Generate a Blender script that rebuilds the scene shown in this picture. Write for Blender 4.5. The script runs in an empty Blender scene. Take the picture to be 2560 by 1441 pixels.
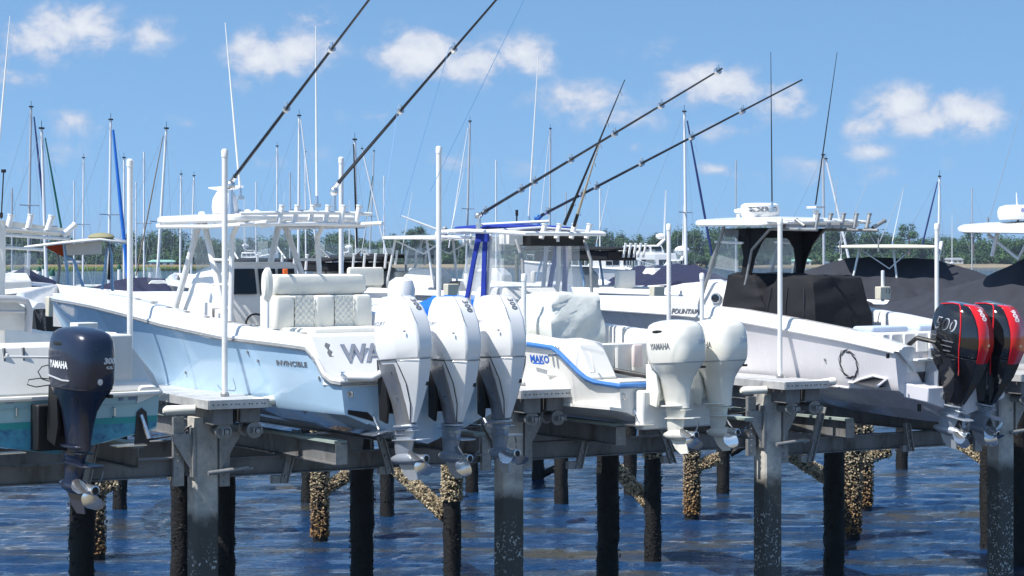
import bpy, math, random
import numpy as np
from mathutils import Vector, Matrix
from mathutils.bvhtree import BVHTree
R = math.radians
sc = bpy.context.scene
col = sc.collection
# ---------------------------------------------------------------- camera
FP, YH, HC = 5000.0, 640.0, 5.6      # focal length in photo pixels, horizon row, eye height above the water
cam = bpy.data.cameras.new('camera'); camo = bpy.data.objects.new('camera', cam); col.objects.link(camo)
cam.sensor_width = 36.0; cam.lens = 36.0 * FP / 2560.0
cam.shift_y = -(720.5 - YH) / 2560.0
cam.clip_start = 0.5; cam.clip_end = 20000
camo.location = (0, 0, HC); camo.rotation_euler = (R(90), 0, 0)
sc.camera = camo
# ---------------------------------------------------------------- sun and sky
SUN_EL = R(58); SUNH = Vector((-0.86, -0.51, 0)).normalized()
sd = Vector((SUNH.x * math.cos(SUN_EL), SUNH.y * math.cos(SUN_EL), math.sin(SUN_EL)))
sun = bpy.data.lights.new('sun', 'SUN'); suno = bpy.data.objects.new('sun', sun); col.objects.link(suno)
sun.energy = 4.6; sun.angle = R(0.53); sun.color = (1.0, 0.96, 0.90)
suno.rotation_euler = sd.to_track_quat('Z', 'Y').to_euler(); suno.location = (0, 0, 60)
sc.view_settings.view_transform = 'Standard'; sc.view_settings.look = 'None'
sc.view_settings.exposure = 0.53; sc.view_settings.gamma = 1.0
wd = bpy.data.worlds.new('World'); sc.world = wd; wd.use_nodes = True
wn, wl = wd.node_tree.nodes, wd.node_tree.links
for n in list(wn): wn.remove(n)
def wnode(t, **k):
    n = wn.new(t)
    for a, b in k.items(): setattr(n, a, b)
    return n
def wmath(op, a, b=None, c=None, clamp=False):
    n = wn.new('ShaderNodeMath'); n.operation = op; n.use_clamp = clamp
    for i, x in enumerate((a, b, c)):
        if x is None: continue
        if isinstance(x, (int, float)): n.inputs[i].default_value = x
        else: wl.new(x, n.inputs[i])
    return n.outputs[0]
sky = wnode('ShaderNodeTexSky', sky_type='NISHITA', sun_disc=False, sun_elevation=SUN_EL,
            sun_rotation=math.atan2(sd.x, sd.y), altitude=0, air_density=1.0, dust_density=0.45, ozone_density=4.5)
bg = wnode('ShaderNodeBackground'); out = wnode('ShaderNodeOutputWorld')
tc = wnode('ShaderNodeTexCoord'); sep = wnode('ShaderNodeSeparateXYZ'); wl.new(tc.outputs['Generated'], sep.inputs[0])
dx, dy, dz = sep.outputs
lift = wnode('ShaderNodeVectorMath', operation='ADD'); wl.new(tc.outputs['Generated'], lift.inputs[0]); lift.inputs[1].default_value = (0, 0, .22); wl.new(lift.outputs[0], sky.inputs[0])
yy = wmath('MAXIMUM', dy, 0.02)
U = wmath('DIVIDE', dx, yy); V = wmath('DIVIDE', dz, yy)
front = wmath('GREATER_THAN', dy, 0.05)
cv = wnode('ShaderNodeCombineXYZ'); wl.new(U, cv.inputs[0]); wl.new(V, cv.inputs[1])
def wnoise(scale, detail, rough, dist=0.0, sy=1.0):
    mp = wnode('ShaderNodeMapping'); mp.inputs['Scale'].default_value = (scale, scale * sy, scale); wl.new(cv.outputs[0], mp.inputs[0])
    n = wnode('ShaderNodeTexNoise'); n.inputs['Scale'].default_value = 1.0; n.inputs['Detail'].default_value = detail
    n.inputs['Roughness'].default_value = rough; n.inputs['Distortion'].default_value = dist; wl.new(mp.outputs[0], n.inputs['Vector']); return n.outputs[0]
# cumulus banks by direction: px, py of the photo turned into (azimuth, elevation) slopes, half sizes, strength
CL = [(190, 70, 105, 62, 1.0), (90, 110, 110, 50, .75), (370, 85, 75, 38, .6), (30, 200, 80, 28, .55), (195, 300, 100, 34, .55), (480, 308, 40, 20, .4),
      (640, 150, 75, 62, .95), (750, 130, 95, 60, .75), (780, 50, 85, 26, .5), (1060, 140, 120, 66, .95), (1180, 160, 160, 48, .8), (1310, 140, 80, 52, .85),
      (1440, 245, 115, 42, .75), (1530, 300, 120, 32, .5), (1770, 215, 125, 55, .85), (1950, 250, 90, 55, .6), (1830, 330, 110, 28, .5), (1650, 118, 70, 22, .4), (1800, 425, 80, 16, .5),
      (2250, 270, 95, 52, 1.0), (2400, 285, 100, 55, .95), (2330, 300, 170, 36, .95), (2150, 320, 60, 34, .6), (2180, 380, 90, 22, .5), (2240, 430, 150, 30, .35), (2030, 410, 90, 40, .35),
      (1130, 405, 60, 20, .4), (700, 400, 90, 30, .3), (920, 295, 110, 20, .35), (120, 400, 110, 34, .3), (1300, 430, 70, 30, .3), (1590, 370, 40, 22, .35), (2440, 430, 60, 16, .3)]
dens = None; shade = None
for px, py, hx, hy, st in CL:
    a = wmath('MULTIPLY', wmath('SUBTRACT', U, (px - 1280) / FP), FP / hx)
    vv = wmath('MULTIPLY', wmath('SUBTRACT', V, (YH - py) / FP), FP / hy)
    rr = wmath('SQRT', wmath('ADD', wmath('MULTIPLY', a, a), wmath('MULTIPLY', vv, vv)))
    m = wmath('MULTIPLY', wmath('SUBTRACT', 1.38, wmath('MULTIPLY', rr, .88)), st)
    dens = m if dens is None else wmath('MAXIMUM', dens, m)
n1 = wnoise(48, 10, .6, .25, 1.3); n2 = wnoise(120, 6, .65, .3, 1.2)
dn = wmath('ADD', dens, wmath('ADD', wmath('MULTIPLY', wmath('SUBTRACT', n1, .5), 2.7), wmath('MULTIPLY', wmath('SUBTRACT', n2, .5), .5)))
alpha = wmath('MULTIPLY', wmath('SMOOTH_MIN', wmath('MAXIMUM', wmath('MULTIPLY', wmath('SUBTRACT', dn, .16), 1.3), 0), .86, .2), front)
dm = wmath('MULTIPLY', wmath('MAXIMUM', wmath('MULTIPLY', wmath('SUBTRACT', dens, -.2), 1.2, clamp=True), 0), 1.0, clamp=True)
alpha = wmath('MULTIPLY', alpha, dm, clamp=True)
ccol = wnode('ShaderNodeMix', data_type='RGBA'); wl.new(wmath('MULTIPLY', wmath('SUBTRACT', dn, .25), .95, clamp=True), ccol.inputs[0])
ccol.inputs[6].default_value = (2.9, 3.2, 4.15, 1); ccol.inputs[7].default_value = (5.0, 5.1, 5.25, 1)
skc = wnode('ShaderNodeMix', data_type='RGBA', blend_type='MULTIPLY'); skc.inputs[0].default_value = 1.0
wl.new(sky.outputs[0], skc.inputs[6]); skc.inputs[7].default_value = (.92, 1.06, 1.03, 1)
mx = wnode('ShaderNodeMix', data_type='RGBA'); wl.new(alpha, mx.inputs[0]); wl.new(skc.outputs[2], mx.inputs[6]); wl.new(ccol.outputs[2], mx.inputs[7])
wl.new(mx.outputs[2], bg.inputs[0]); bg.inputs[1].default_value = 0.128
wl.new(bg.outputs[0], out.inputs[0])

# ---------------------------------------------------------------- frames: the dock row stands 29 degrees off the picture plane
PH = R(29); P0 = (-773 / FP * 24.5, 24.5)
class Frame:
    def __init__(s, ox, oy, ang): s.ox, s.oy, s.a = ox, oy, ang; s.c, s.s = math.cos(ang), math.sin(ang)
    def W(s, x, y): return (s.ox + x * s.c - y * s.s, s.oy + x * s.s + y * s.c)
    def onx(s, px, py, x):
        k = (px - 1280) / FP; y = (s.ox + x * s.c - k * (s.oy + x * s.s)) / (s.s + k * s.c)
        return (x, y, HC - (py - YH) * s.W(x, y)[1] / FP)
    def ony(s, px, py, y):
        k = (px - 1280) / FP; x = (k * (s.oy + y * s.c) - s.ox + y * s.s) / (s.c - k * s.s)
        return (x, y, HC - (py - YH) * s.W(x, y)[1] / FP)
    def onz(s, px, py, z):
        Y = FP * (HC - z) / (py - YH); X = (px - 1280) / FP * Y; a, b = X - s.ox, Y - s.oy
        return (a * s.c + b * s.s, -a * s.s + b * s.c, z)
D = Frame(P0[0], P0[1], PH)
def boatframe(uc, tv, yaw): x, y = D.W(uc, tv); return Frame(x, y, PH + R(yaw))
def atY(px, py, Y): return ((px - 1280) / FP * Y, Y, HC - (py - YH) * Y / FP)

# ---------------------------------------------------------------- mesh helpers
class MB:
    def __init__(s): s.v = []; s.f = []
    def add(s, vs, fs):
        b = len(s.v); s.v += [tuple(p) for p in vs]; s.f += [tuple(b + i for i in f) for f in fs]; return s
    def box(s, c, d, rot=None):
        vs = [Vector((sx * d[0] / 2, sy * d[1] / 2, sz * d[2] / 2)) for sx in (-1, 1) for sy in (-1, 1) for sz in (-1, 1)]
        if rot is not None: vs = [rot @ v for v in vs]
        vs = [v + Vector(c) for v in vs]
        return s.add(vs, [(0, 1, 3, 2), (4, 6, 7, 5), (0, 4, 5, 1), (2, 3, 7, 6), (0, 2, 6, 4), (1, 5, 7, 3)])
    def span(s, a, b):
        return s.box([(a[i] + b[i]) / 2 for i in range(3)], [abs(b[i] - a[i]) for i in range(3)])
    def bar(s, p, q, w, h, up=(0, 0, 1)):
        p, q = Vector(p), Vector(q); d = (q - p); L = d.length; d.normalize(); sx = d.cross(Vector(up))
        if sx.length < 1e-4: sx = Vector((1, 0, 0))
        sx.normalize(); uz = sx.cross(d)
        vs = [o + sx * a * w / 2 + uz * b * h / 2 for o in (p, q) for a, b in ((-1, -1), (1, -1), (1, 1), (-1, 1))]
        return s.add(vs, [(0, 1, 2, 3), (7, 6, 5, 4), (0, 4, 5, 1), (1, 5, 6, 2), (2, 6, 7, 3), (3, 7, 4, 0)])
    def tube(s, pts, r, n=8, cap=True):
        pts = [Vector(p) for p in pts]; rings = []; pu = None
        for i, p in enumerate(pts):
            d = (pts[min(i + 1, len(pts) - 1)] - pts[max(i - 1, 0)])
            if d.length < 1e-6: d = Vector((0, 0, 1))
            d.normalize()
            if pu is None: pu = d.cross(Vector((0.31, 0.95, 0.07))) if abs(d.y) < .9 else d.cross(Vector((1, 0, 0)))
            u = (pu - d * pu.dot(d)).normalized(); pu = u; w = d.cross(u); rr = r[i] if isinstance(r, (list, tuple)) else r
            rings.append([p + (u * math.cos(2 * math.pi * k / n) + w * math.sin(2 * math.pi * k / n)) * rr for k in range(n)])
        return s.loft(rings, cap, cap)
    def loft(s, rings, c0=True, c1=True, closed=True):
        b = len(s.v); n = len(rings[0])
        for r in rings: s.v += [tuple(p) for p in r]
        for i in range(len(rings) - 1):
            for k in range(n if closed else n - 1):
                a = b + i * n + k; a2 = b + i * n + (k + 1) % n; s.f.append((a, a2, a2 + n, a + n))
        if c0: s.f.append(tuple(b + k for k in range(n))[::-1])
        if c1: s.f.append(tuple(b + (len(rings) - 1) * n + k for k in range(n)))
        return s
    def lathe(s, prof, c=(0, 0, 0), axis='z', n=20):
        rings = []
        for r, z in prof:
            ring = []
            for k in range(n):
                a = 2 * math.pi * k / n; p = (r * math.cos(a), r * math.sin(a), z)
                if axis == 'y': p = (p[0], p[2], p[1])
                if axis == 'x': p = (p[2], p[0], p[1])
                ring.append((p[0] + c[0], p[1] + c[1], p[2] + c[2]))
            rings.append(ring)
        return s.loft(rings)
    def prism(s, pts, off):
        o = Vector(off); a = [Vector(p) for p in pts]; return s.loft([a, [p + o for p in a]])
    def ell(s, c, r, n=14, m=8):
        return s.loft([[(c[0] + r[0] * math.sin(t) * math.cos(2 * math.pi * k / n), c[1] + r[1] * math.sin(t) * math.sin(2 * math.pi * k / n), c[2] + r[2] * math.cos(t)) for k in range(n)]
                       for t in [math.pi * (0.03 + 0.94 * i / m) for i in range(m + 1)]])
    def grid(s, rows): return s.loft(rows, False, False, False)
ZB = {}
def mesh_of(name, mb, off=(0, 0, 0), sharp=35, smooth=True, recalc=True):
    me = bpy.data.meshes.new(name)
    me.from_pydata([(v[0] - off[0], v[1] - off[1], v[2] - off[2]) for v in mb.v], [], mb.f); me.update()
    if recalc:
        import bmesh
        bm = bmesh.new(); bm.from_mesh(me); bmesh.ops.recalc_face_normals(bm, faces=bm.faces); bm.to_mesh(me); bm.free()
    if smooth:
        me.polygons.foreach_set('use_smooth', [True] * len(me.polygons)); me.set_sharp_from_angle(angle=R(sharp))
    return me
def obj(name, mb, mat, parent=None, bevel=0, sharp=35, smooth=True, recalc=True, label=None):
    off = (0, 0, ZB.get(parent.name, 0)) if parent is not None else (0, 0, 0)
    me = mesh_of(name, mb, off, sharp, smooth, recalc); me.materials.append(mat)
    o = bpy.data.objects.new(name, me); col.objects.link(o)
    if parent is not None:
        o.parent = parent; ZB[o.name] = off[2]
    if bevel:
        m = o.modifiers.new('bevel', 'BEVEL'); m.width = bevel; m.segments = 2; m.limit_method = 'ANGLE'; m.angle_limit = R(30)
        m.harden_normals = False
    if label: o['label'] = label
    return o
def sub(name, parent, label=None):            # an Empty part that holds sub-parts
    e = bpy.data.objects.new(name, None); e.empty_display_size = .2; col.objects.link(e); e.parent = parent; ZB[e.name] = ZB.get(parent.name, 0)
    if label: e['label'] = label
    return e
def thing(name, label, cat, loc, rot=0.0, group=None, zb=None):
    """Empty at the base; with zb the parts are modelled with absolute heights"""
    e = bpy.data.objects.new(name, None); e.empty_display_size = .3; col.objects.link(e); e.location = loc; e.rotation_euler = (0, 0, rot)
    e['label'] = label; e['category'] = cat
    if group: e['group'] = group
    ZB[e.name] = loc[2] if zb is None else zb
    return e
def tag(o, label, cat, group=None):
    o['label'] = label; o['category'] = cat
    if group: o['group'] = group
    return o
def kind(o, k): o['kind'] = k; return o
def copy_tree(o, parent=None):
    c = o.copy(); col.objects.link(c); c.parent = parent
    for ch in list(o.children): copy_tree(ch, c)
    return c
# ---------------------------------------------------------------- materials
MATS = {}
def mat(name, c, rough=.4, metal=0., var=.06, vs=6., bump=0., bs=60., coat=0., spec=.5, dirt=None, alpha=1., trans=0., ior=1.45, emit=None, streak=0):
    if name in MATS: return MATS[name]
    m = bpy.data.materials.new(name); m.use_nodes = True; nt = m.node_tree; N, L = nt.nodes, nt.links; b = N['Principled BSDF']
    b.inputs['Roughness'].default_value = rough; b.inputs['Metallic'].default_value = metal; b.inputs['Base Color'].default_value = (*c, 1)
    b.inputs['Specular IOR Level'].default_value = spec; b.inputs['Coat Weight'].default_value = coat; b.inputs['Coat Roughness'].default_value = .04
    b.inputs['Alpha'].default_value = alpha; b.inputs['Transmission Weight'].default_value = trans; b.inputs['IOR'].default_value = ior
    t = N.new('ShaderNodeTexCoord')
    if var or dirt:
        n = N.new('ShaderNodeTexNoise'); n.inputs['Scale'].default_value = vs; n.inputs['Detail'].default_value = 6; n.inputs['Roughness'].default_value = .65
        mp = N.new('ShaderNodeMapping'); mp.inputs['Scale'].default_value = (1, 1, .35 if streak else 1); L.new(t.outputs['Object'], mp.inputs[0]); L.new(mp.outputs[0], n.inputs['Vector'])
        r = N.new('ShaderNodeMapRange'); L.new(n.outputs[0], r.inputs[0]); r.inputs[1].default_value = .3; r.inputs[2].default_value = .7
        r.inputs[3].default_value = 1 - var; r.inputs[4].default_value = 1 + var * .6
        mm = N.new('ShaderNodeMix'); mm.data_type = 'RGBA'; mm.blend_type = 'MULTIPLY'; mm.inputs[0].default_value = 1; mm.inputs[6].default_value = (*c, 1); L.new(r.outputs[0], mm.inputs[7])
        last = mm.outputs[2]
        if dirt:
            n3 = N.new('ShaderNodeTexNoise'); n3.inputs['Scale'].default_value = dirt[2]; n3.inputs['Detail'].default_value = 8; n3.inputs['Roughness'].default_value = .7; L.new(mp.outputs[0], n3.inputs['Vector'])
            r3 = N.new('ShaderNodeMapRange'); L.new(n3.outputs[0], r3.inputs[0]); r3.inputs[1].default_value = dirt[1]; r3.inputs[2].default_value = dirt[1] + .14
            m3 = N.new('ShaderNodeMix'); m3.data_type = 'RGBA'; L.new(r3.outputs[0], m3.inputs[0]); L.new(last, m3.inputs[6]); m3.inputs[7].default_value = (*dirt[0], 1); last = m3.outputs[2]
        L.new(last, b.inputs['Base Color'])
        r2 = N.new('ShaderNodeMapRange'); L.new(n.outputs[0], r2.inputs[0]); r2.inputs[3].default_value = max(0, rough - .08); r2.inputs[4].default_value = min(1, rough + .12); L.new(r2.outputs[0], b.inputs['Roughness'])
    if bump:
        nb = N.new('ShaderNodeTexNoise'); nb.inputs['Scale'].default_value = bs; nb.inputs['Detail'].default_value = 5; L.new(t.outputs['Object'], nb.inputs['Vector'])
        bp = N.new('ShaderNodeBump'); bp.inputs['Strength'].default_value = bump; bp.inputs['Distance'].default_value = .02; L.new(nb.outputs[0], bp.inputs['Height']); L.new(bp.outputs[0], b.inputs['Normal'])
    if emit: b.inputs['Emission Color'].default_value = (*emit[:3], 1); b.inputs['Emission Strength'].default_value = emit[3]
    MATS[name] = m; return m
gel = mat('white_gelcoat', (.78, .775, .76), .22, coat=.3, var=.05, vs=3, dirt=((.62, .58, .52), .66, 2.2), streak=1)
gel2 = mat('warm_gelcoat', (.76, .75, .71), .3, var=.06, vs=4, dirt=((.55, .49, .38), .62, 3), streak=1)
blue = mat('pale_blue_gelcoat', (.44, .63, .81), .12, coat=.6, var=.04, vs=1.5)
white = mat('white_powdercoat', (.80, .80, .79), .3, var=.05, vs=9)
pvc = mat('white_plastic_pipe', (.80, .80, .78), .42, var=.09, vs=7, dirt=((.62, .6, .53), .63, 5), streak=1)
cream = mat('cream_vinyl', (.78, .76, .68), .42, var=.05, vs=8, bump=.1, bs=25)
engw = mat('white_engine_paint', (.80, .80, .80), .12, coat=.7, var=.03, vs=4)
engc = mat('cream_white_engine_paint', (.78, .765, .69), .2, coat=.5, var=.05, vs=4, dirt=((.66, .6, .46), .66, 4))
enggrey = mat('metallic_grey_paint', (.30, .31, .34), .3, .6, var=.08, vs=8)
enggrey2 = mat('pale_metallic_paint', (.42, .46, .52), .3, .55, var=.1, vs=10)
engnavy = mat('navy_metallic_paint', (.017, .024, .05), .22, .2, coat=.4, var=.1, vs=6)
engblack = mat('gloss_black_paint', (.008, .008, .01), .08, coat=.9, var=.1, vs=6)
engred = mat('red_engine_paint', (.72, .012, .015), .12, coat=.7, var=.04)
steel = mat('polished_steel', (.72, .72, .72), .2, .9, var=.1, vs=20)
alu = mat('mill_aluminium', (.56, .56, .555), .5, .35, var=.22, vs=5, dirt=((.42, .41, .38), .58, 4), bump=.08)
alud = mat('weathered_aluminium_beam', (.22, .222, .225), .6, .3, var=.35, vs=3.5, dirt=((.11, .10, .09), .52, 3), bump=.15, streak=1)
galv = mat('galvanised_steel', (.34, .345, .345), .5, .5, var=.25, vs=14)
black = mat('black_plastic', (.012, .012, .013), .45, var=.2, bump=.1)
rubber = mat('dark_rubber', (.02, .02, .022), .7, var=.2)
canv = mat('black_canvas', (.008, .009, .0125), .85, var=.3, vs=8, bump=.6, bs=7)
canvg = mat('charcoal_canvas', (.028, .031, .043), .9, var=.3, vs=3, bump=.5, bs=5)
canvb = mat('royal_blue_canvas', (.010, .032, .30), .7, var=.2, bump=.2, bs=20)
tarpb = mat('bright_blue_tarp', (.01, .14, .62), .5, var=.2, bump=.4, bs=12)
navyc = mat('navy_canvas', (.012, .016, .05), .8, var=.2, bump=.3, bs=10)
carbon = mat('black_carbon_tube', (.012, .013, .017), .3, coat=.3, var=.1)
bluew = mat('pale_blue_pipe', (.30, .45, .62), .25, .3, var=.1)
vinyl = mat('clear_window_vinyl', (.86, .9, .93), .08, var=0, alpha=.22, spec=.6)
glass = mat('smoked_glass', (.02, .025, .03), .05, var=0, alpha=.86)
tglass = mat('clear_windshield', (.75, .84, .88), .04, var=0, alpha=.2, spec=.8)
darkglass = mat('dark_cabin_window', (.012, .016, .022), .06, var=.1)
orange = mat('orange_plastic', (.85, .16, .03), .5)
yellow = mat('yellow_plastic', (.8, .55, .05), .5)
greyink = mat('grey_lettering', (.20, .21, .23), .35, .3)
silverink = mat('silver_lettering', (.62, .63, .66), .3, .4)
whiteink = mat('white_lettering', (.8, .8, .8), .4)
darkink = mat('dark_lettering', (.03, .03, .035), .35)
blueink = mat('blue_lettering', (.02, .12, .5), .4)
slateink = mat('slate_blue_lettering', (.16, .22, .36), .4)
wood = mat('weathered_dock_timber', (.15, .135, .115), .85, var=.3, vs=5, bump=.4, bs=30)
pilew = mat('dark_wet_timber', (.010, .009, .008), .65, var=.5, vs=8, bump=.9, bs=22, dirt=((.05, .043, .033), .66, 16))
sailb = mat('blue_sail_cover', (.01, .16, .62), .7)
sailn = mat('navy_sail_cover', (.02, .04, .16), .7)
sailg = mat('green_sail_cover', (.01, .12, .10), .7)
mast = mat('white_mast_paint', (.82, .83, .84), .35, var=.06)
mastg = mat('grey_mast_alloy', (.52, .54, .57), .4, .2, var=.1)
wire = mat('steel_wire', (.42, .45, .5), .4, .4, var=0)
wireb = mat('blue_line', (.1, .28, .55), .5, var=0)
gelr = mat('rosy_white_gelcoat', (.73, .705, .72), .24, coat=.3, var=.05, vs=2.5, dirt=((.5, .46, .42), .67, 2.5), streak=1)
def concrete_mat():
    m = bpy.data.materials.new('tide_stained_concrete'); m.use_nodes = True; N, L = m.node_tree.nodes, m.node_tree.links; b = N['Principled BSDF']
    g = N.new('ShaderNodeNewGeometry'); s = N.new('ShaderNodeSeparateXYZ'); L.new(g.outputs['Position'], s.inputs[0])
    def noise(sc_, det, vec=None, rough=.65):
        n = N.new('ShaderNodeTexNoise'); n.inputs['Scale'].default_value = sc_; n.inputs['Detail'].default_value = det; n.inputs['Roughness'].default_value = rough; L.new(g.outputs['Position'], n.inputs['Vector']); return n.outputs[0]
    def mth(op, a, c_, cl=False):
        n = N.new('ShaderNodeMath'); n.operation = op; n.use_clamp = cl
        for i, x in enumerate((a, c_)):
            if isinstance(x, (int, float)): n.inputs[i].default_value = x
            else: L.new(x, n.inputs[i])
        return n.outputs[0]
    def mix(f, a, c_):
        n = N.new('ShaderNodeMix'); n.data_type = 'RGBA'; L.new(f, n.inputs[0])
        for i, x in ((6, a), (7, c_)):
            if isinstance(x, tuple): n.inputs[i].default_value = (*x, 1)
            else: L.new(x, n.inputs[i])
        return n.outputs[2]
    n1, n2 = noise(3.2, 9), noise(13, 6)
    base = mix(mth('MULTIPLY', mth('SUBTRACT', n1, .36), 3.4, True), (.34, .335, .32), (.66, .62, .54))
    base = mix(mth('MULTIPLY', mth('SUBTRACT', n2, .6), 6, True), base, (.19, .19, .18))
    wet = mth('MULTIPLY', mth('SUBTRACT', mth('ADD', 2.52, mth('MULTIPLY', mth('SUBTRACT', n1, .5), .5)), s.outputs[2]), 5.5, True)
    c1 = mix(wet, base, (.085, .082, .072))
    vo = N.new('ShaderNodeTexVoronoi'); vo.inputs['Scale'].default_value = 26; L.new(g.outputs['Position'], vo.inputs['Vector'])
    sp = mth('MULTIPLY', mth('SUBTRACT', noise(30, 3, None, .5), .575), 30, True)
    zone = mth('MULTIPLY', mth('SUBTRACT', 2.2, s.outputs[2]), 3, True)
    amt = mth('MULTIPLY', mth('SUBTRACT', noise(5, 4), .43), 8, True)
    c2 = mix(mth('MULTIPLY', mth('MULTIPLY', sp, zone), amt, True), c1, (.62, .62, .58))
    L.new(c2, b.inputs['Base Color']); b.inputs['Roughness'].default_value = .8
    bp = N.new('ShaderNodeBump'); bp.inputs['Strength'].default_value = .6; bp.inputs['Distance'].default_value = .02
    L.new(mth('ADD', n2, mth('MULTIPLY', mth('MULTIPLY', sp, zone), 1.2)), bp.inputs['Height']); L.new(bp.outputs[0], b.inputs['Normal'])
    return m
conc = concrete_mat()
def shell_mat():
    m = bpy.data.materials.new('oyster_shell'); m.use_nodes = True; N, L = m.node_tree.nodes, m.node_tree.links; b = N['Principled BSDF']
    g = N.new('ShaderNodeNewGeometry'); s = N.new('ShaderNodeSeparateXYZ'); L.new(g.outputs['Position'], s.inputs[0])
    n = N.new('ShaderNodeTexNoise'); n.inputs['Scale'].default_value = 14; n.inputs['Detail'].default_value = 4; L.new(g.outputs['Position'], n.inputs['Vector'])
    r = N.new('ShaderNodeValToRGB'); L.new(n.outputs[0], r.inputs[0]); e = r.color_ramp.elements
    e[0].position = .36; e[0].color = (.05, .04, .028, 1); e[1].position = .62; e[1].color = (.58, .50, .34, 1); e2 = e.new(.5); e2.color = (.34, .27, .17, 1)
    mr = N.new('ShaderNodeMapRange'); L.new(s.outputs[2], mr.inputs[0]); mr.inputs[1].default_value = .2; mr.inputs[2].default_value = 1.5
    mx_ = N.new('ShaderNodeMix'); mx_.data_type = 'RGBA'; mx_.blend_type = 'MULTIPLY'; mx_.inputs[0].default_value = 1
    mw = N.new('ShaderNodeMix'); mw.data_type = 'RGBA'; L.new(mr.outputs[0], mw.inputs[0]); mw.inputs[6].default_value = (.62, .40, .20, 1); mw.inputs[7].default_value = (1, 1, 1, 1)
    L.new(r.outputs[0], mx_.inputs[6]); L.new(mw.outputs[2], mx_.inputs[7]); L.new(mx_.outputs[2], b.inputs['Base Color']); b.inputs['Roughness'].default_value = .75
    return m
shell = shell_mat()

def text_mesh(s, size, org, xd, yd, shear=0., bold=0., depth=.0015, align='CENTER', spacing=1.0, sx=1.0):
    cu = bpy.data.curves.new('lettering', 'FONT'); cu.body = s; cu.size = size; cu.extrude = depth; cu.align_x = align; cu.align_y = 'CENTER'
    cu.shear = shear; cu.offset = bold; cu.resolution_u = 3; cu.space_character = spacing
    o = bpy.data.objects.new('tmp', cu); col.objects.link(o); dg = bpy.context.evaluated_depsgraph_get(); me = o.evaluated_get(dg).to_mesh()
    xd, yd = Vector(xd).normalized(), Vector(yd).normalized(); nd = xd.cross(yd)
    mb = MB(); mb.add([Vector(org) + xd * v.co.x * sx + yd * v.co.y + nd * v.co.z for v in me.vertices], [tuple(p.vertices) for p in me.polygons])
    o.evaluated_get(dg).to_mesh_clear(); bpy.data.objects.remove(o); bpy.data.curves.remove(cu)
    return mb, nd
def conform(mb, nd, target, lift=.005):
    bvh = BVHTree.FromPolygons([Vector(v) for v in target.v], target.f); c = Vector((0, 0, 0))
    nv = []; dl = [Vector(v).dot(nd) for v in mb.v]; d0 = sum(dl) / len(dl)
    for v, d in zip(mb.v, dl):
        p = Vector(v); h = bvh.ray_cast(p + nd * .6, -nd, 1.4)
        nv.append(tuple(h[0] + nd * (lift + (d - d0))) if h[0] is not None else tuple(p))
    mb.v = nv; return mb
def lettering(s, size, org, xd, yd, m, parent, target=None, lift=.005, name='lettering', **k):
    mb, nd = text_mesh(s, size, org, xd, yd, **k)
    if target is not None: conform(mb, nd, target, lift)
    return obj(name, mb, m, parent, smooth=False, recalc=False)
# ================================================================ the setting: water, land, far woods
def water_mat():
    m = bpy.data.materials.new('harbour_water'); m.use_nodes = True; N, L = m.node_tree.nodes, m.node_tree.links; b = N['Principled BSDF']
    b.inputs['Roughness'].default_value = .05; b.inputs['IOR'].default_value = 1.36; b.inputs['Specular IOR Level'].default_value = .5
    g = N.new('ShaderNodeNewGeometry')
    n = N.new('ShaderNodeTexNoise'); n.inputs['Scale'].default_value = .5; n.inputs['Detail'].default_value = 6; n.inputs['Roughness'].default_value = .7; m0 = N.new('ShaderNodeMapping'); m0.inputs['Scale'].default_value = (.35, 1.3, 1); L.new(g.outputs['Position'], m0.inputs[0]); L.new(m0.outputs[0], n.inputs['Vector'])
    r = N.new('ShaderNodeValToRGB'); L.new(n.outputs[0], r.inputs[0]); e = r.color_ramp.elements
    e[0].position = .38; e[0].color = (.006, .033, .10, 1); e[1].position = .62; e[1].color = (.046, .042, .028, 1); e2 = e.new(.49); e2.color = (.006, .028, .075, 1)
    L.new(r.outputs[0], b.inputs['Base Color'])
    def bump(sx, sy, det, dist, prev=None):
        mp = N.new('ShaderNodeMapping'); mp.inputs['Scale'].default_value = (sx, sy, 1); mp.inputs['Rotation'].default_value = (0, 0, .15); L.new(g.outputs['Position'], mp.inputs[0])
        t = N.new('ShaderNodeTexNoise'); t.inputs['Scale'].default_value = 1; t.inputs['Detail'].default_value = det; t.inputs['Roughness'].default_value = .55; t.inputs['Distortion'].default_value = .6; L.new(mp.outputs[0], t.inputs['Vector'])
        bp = N.new('ShaderNodeBump'); bp.inputs['Strength'].default_value = 1; bp.inputs['Distance'].default_value = dist; L.new(t.outputs[0], bp.inputs['Height'])
        if prev: L.new(prev, bp.inputs['Normal'])
        return bp.outputs[0]
    L.new(bump(6, 13, 4, .028, bump(1.6, 4.0, 3, .05)), b.inputs['Normal'])
    return m
rng = np.random.default_rng(7)
rows = [18.0]
while rows[-1] < 1300: rows.append(rows[-1] * 1.0036 + .01)
Yr = np.array(rows); nc = 440; t = np.linspace(-1, 1, nc)
Yg = np.repeat(Yr[:, None], nc, 1); Xg = t[None, :] * (Yr[:, None] * .32 + 10)
Zg = np.zeros_like(Xg); dX = np.gradient(Xg, axis=1); dYg = np.gradient(Yg, axis=0); cell = np.maximum(dX, dYg)
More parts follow.
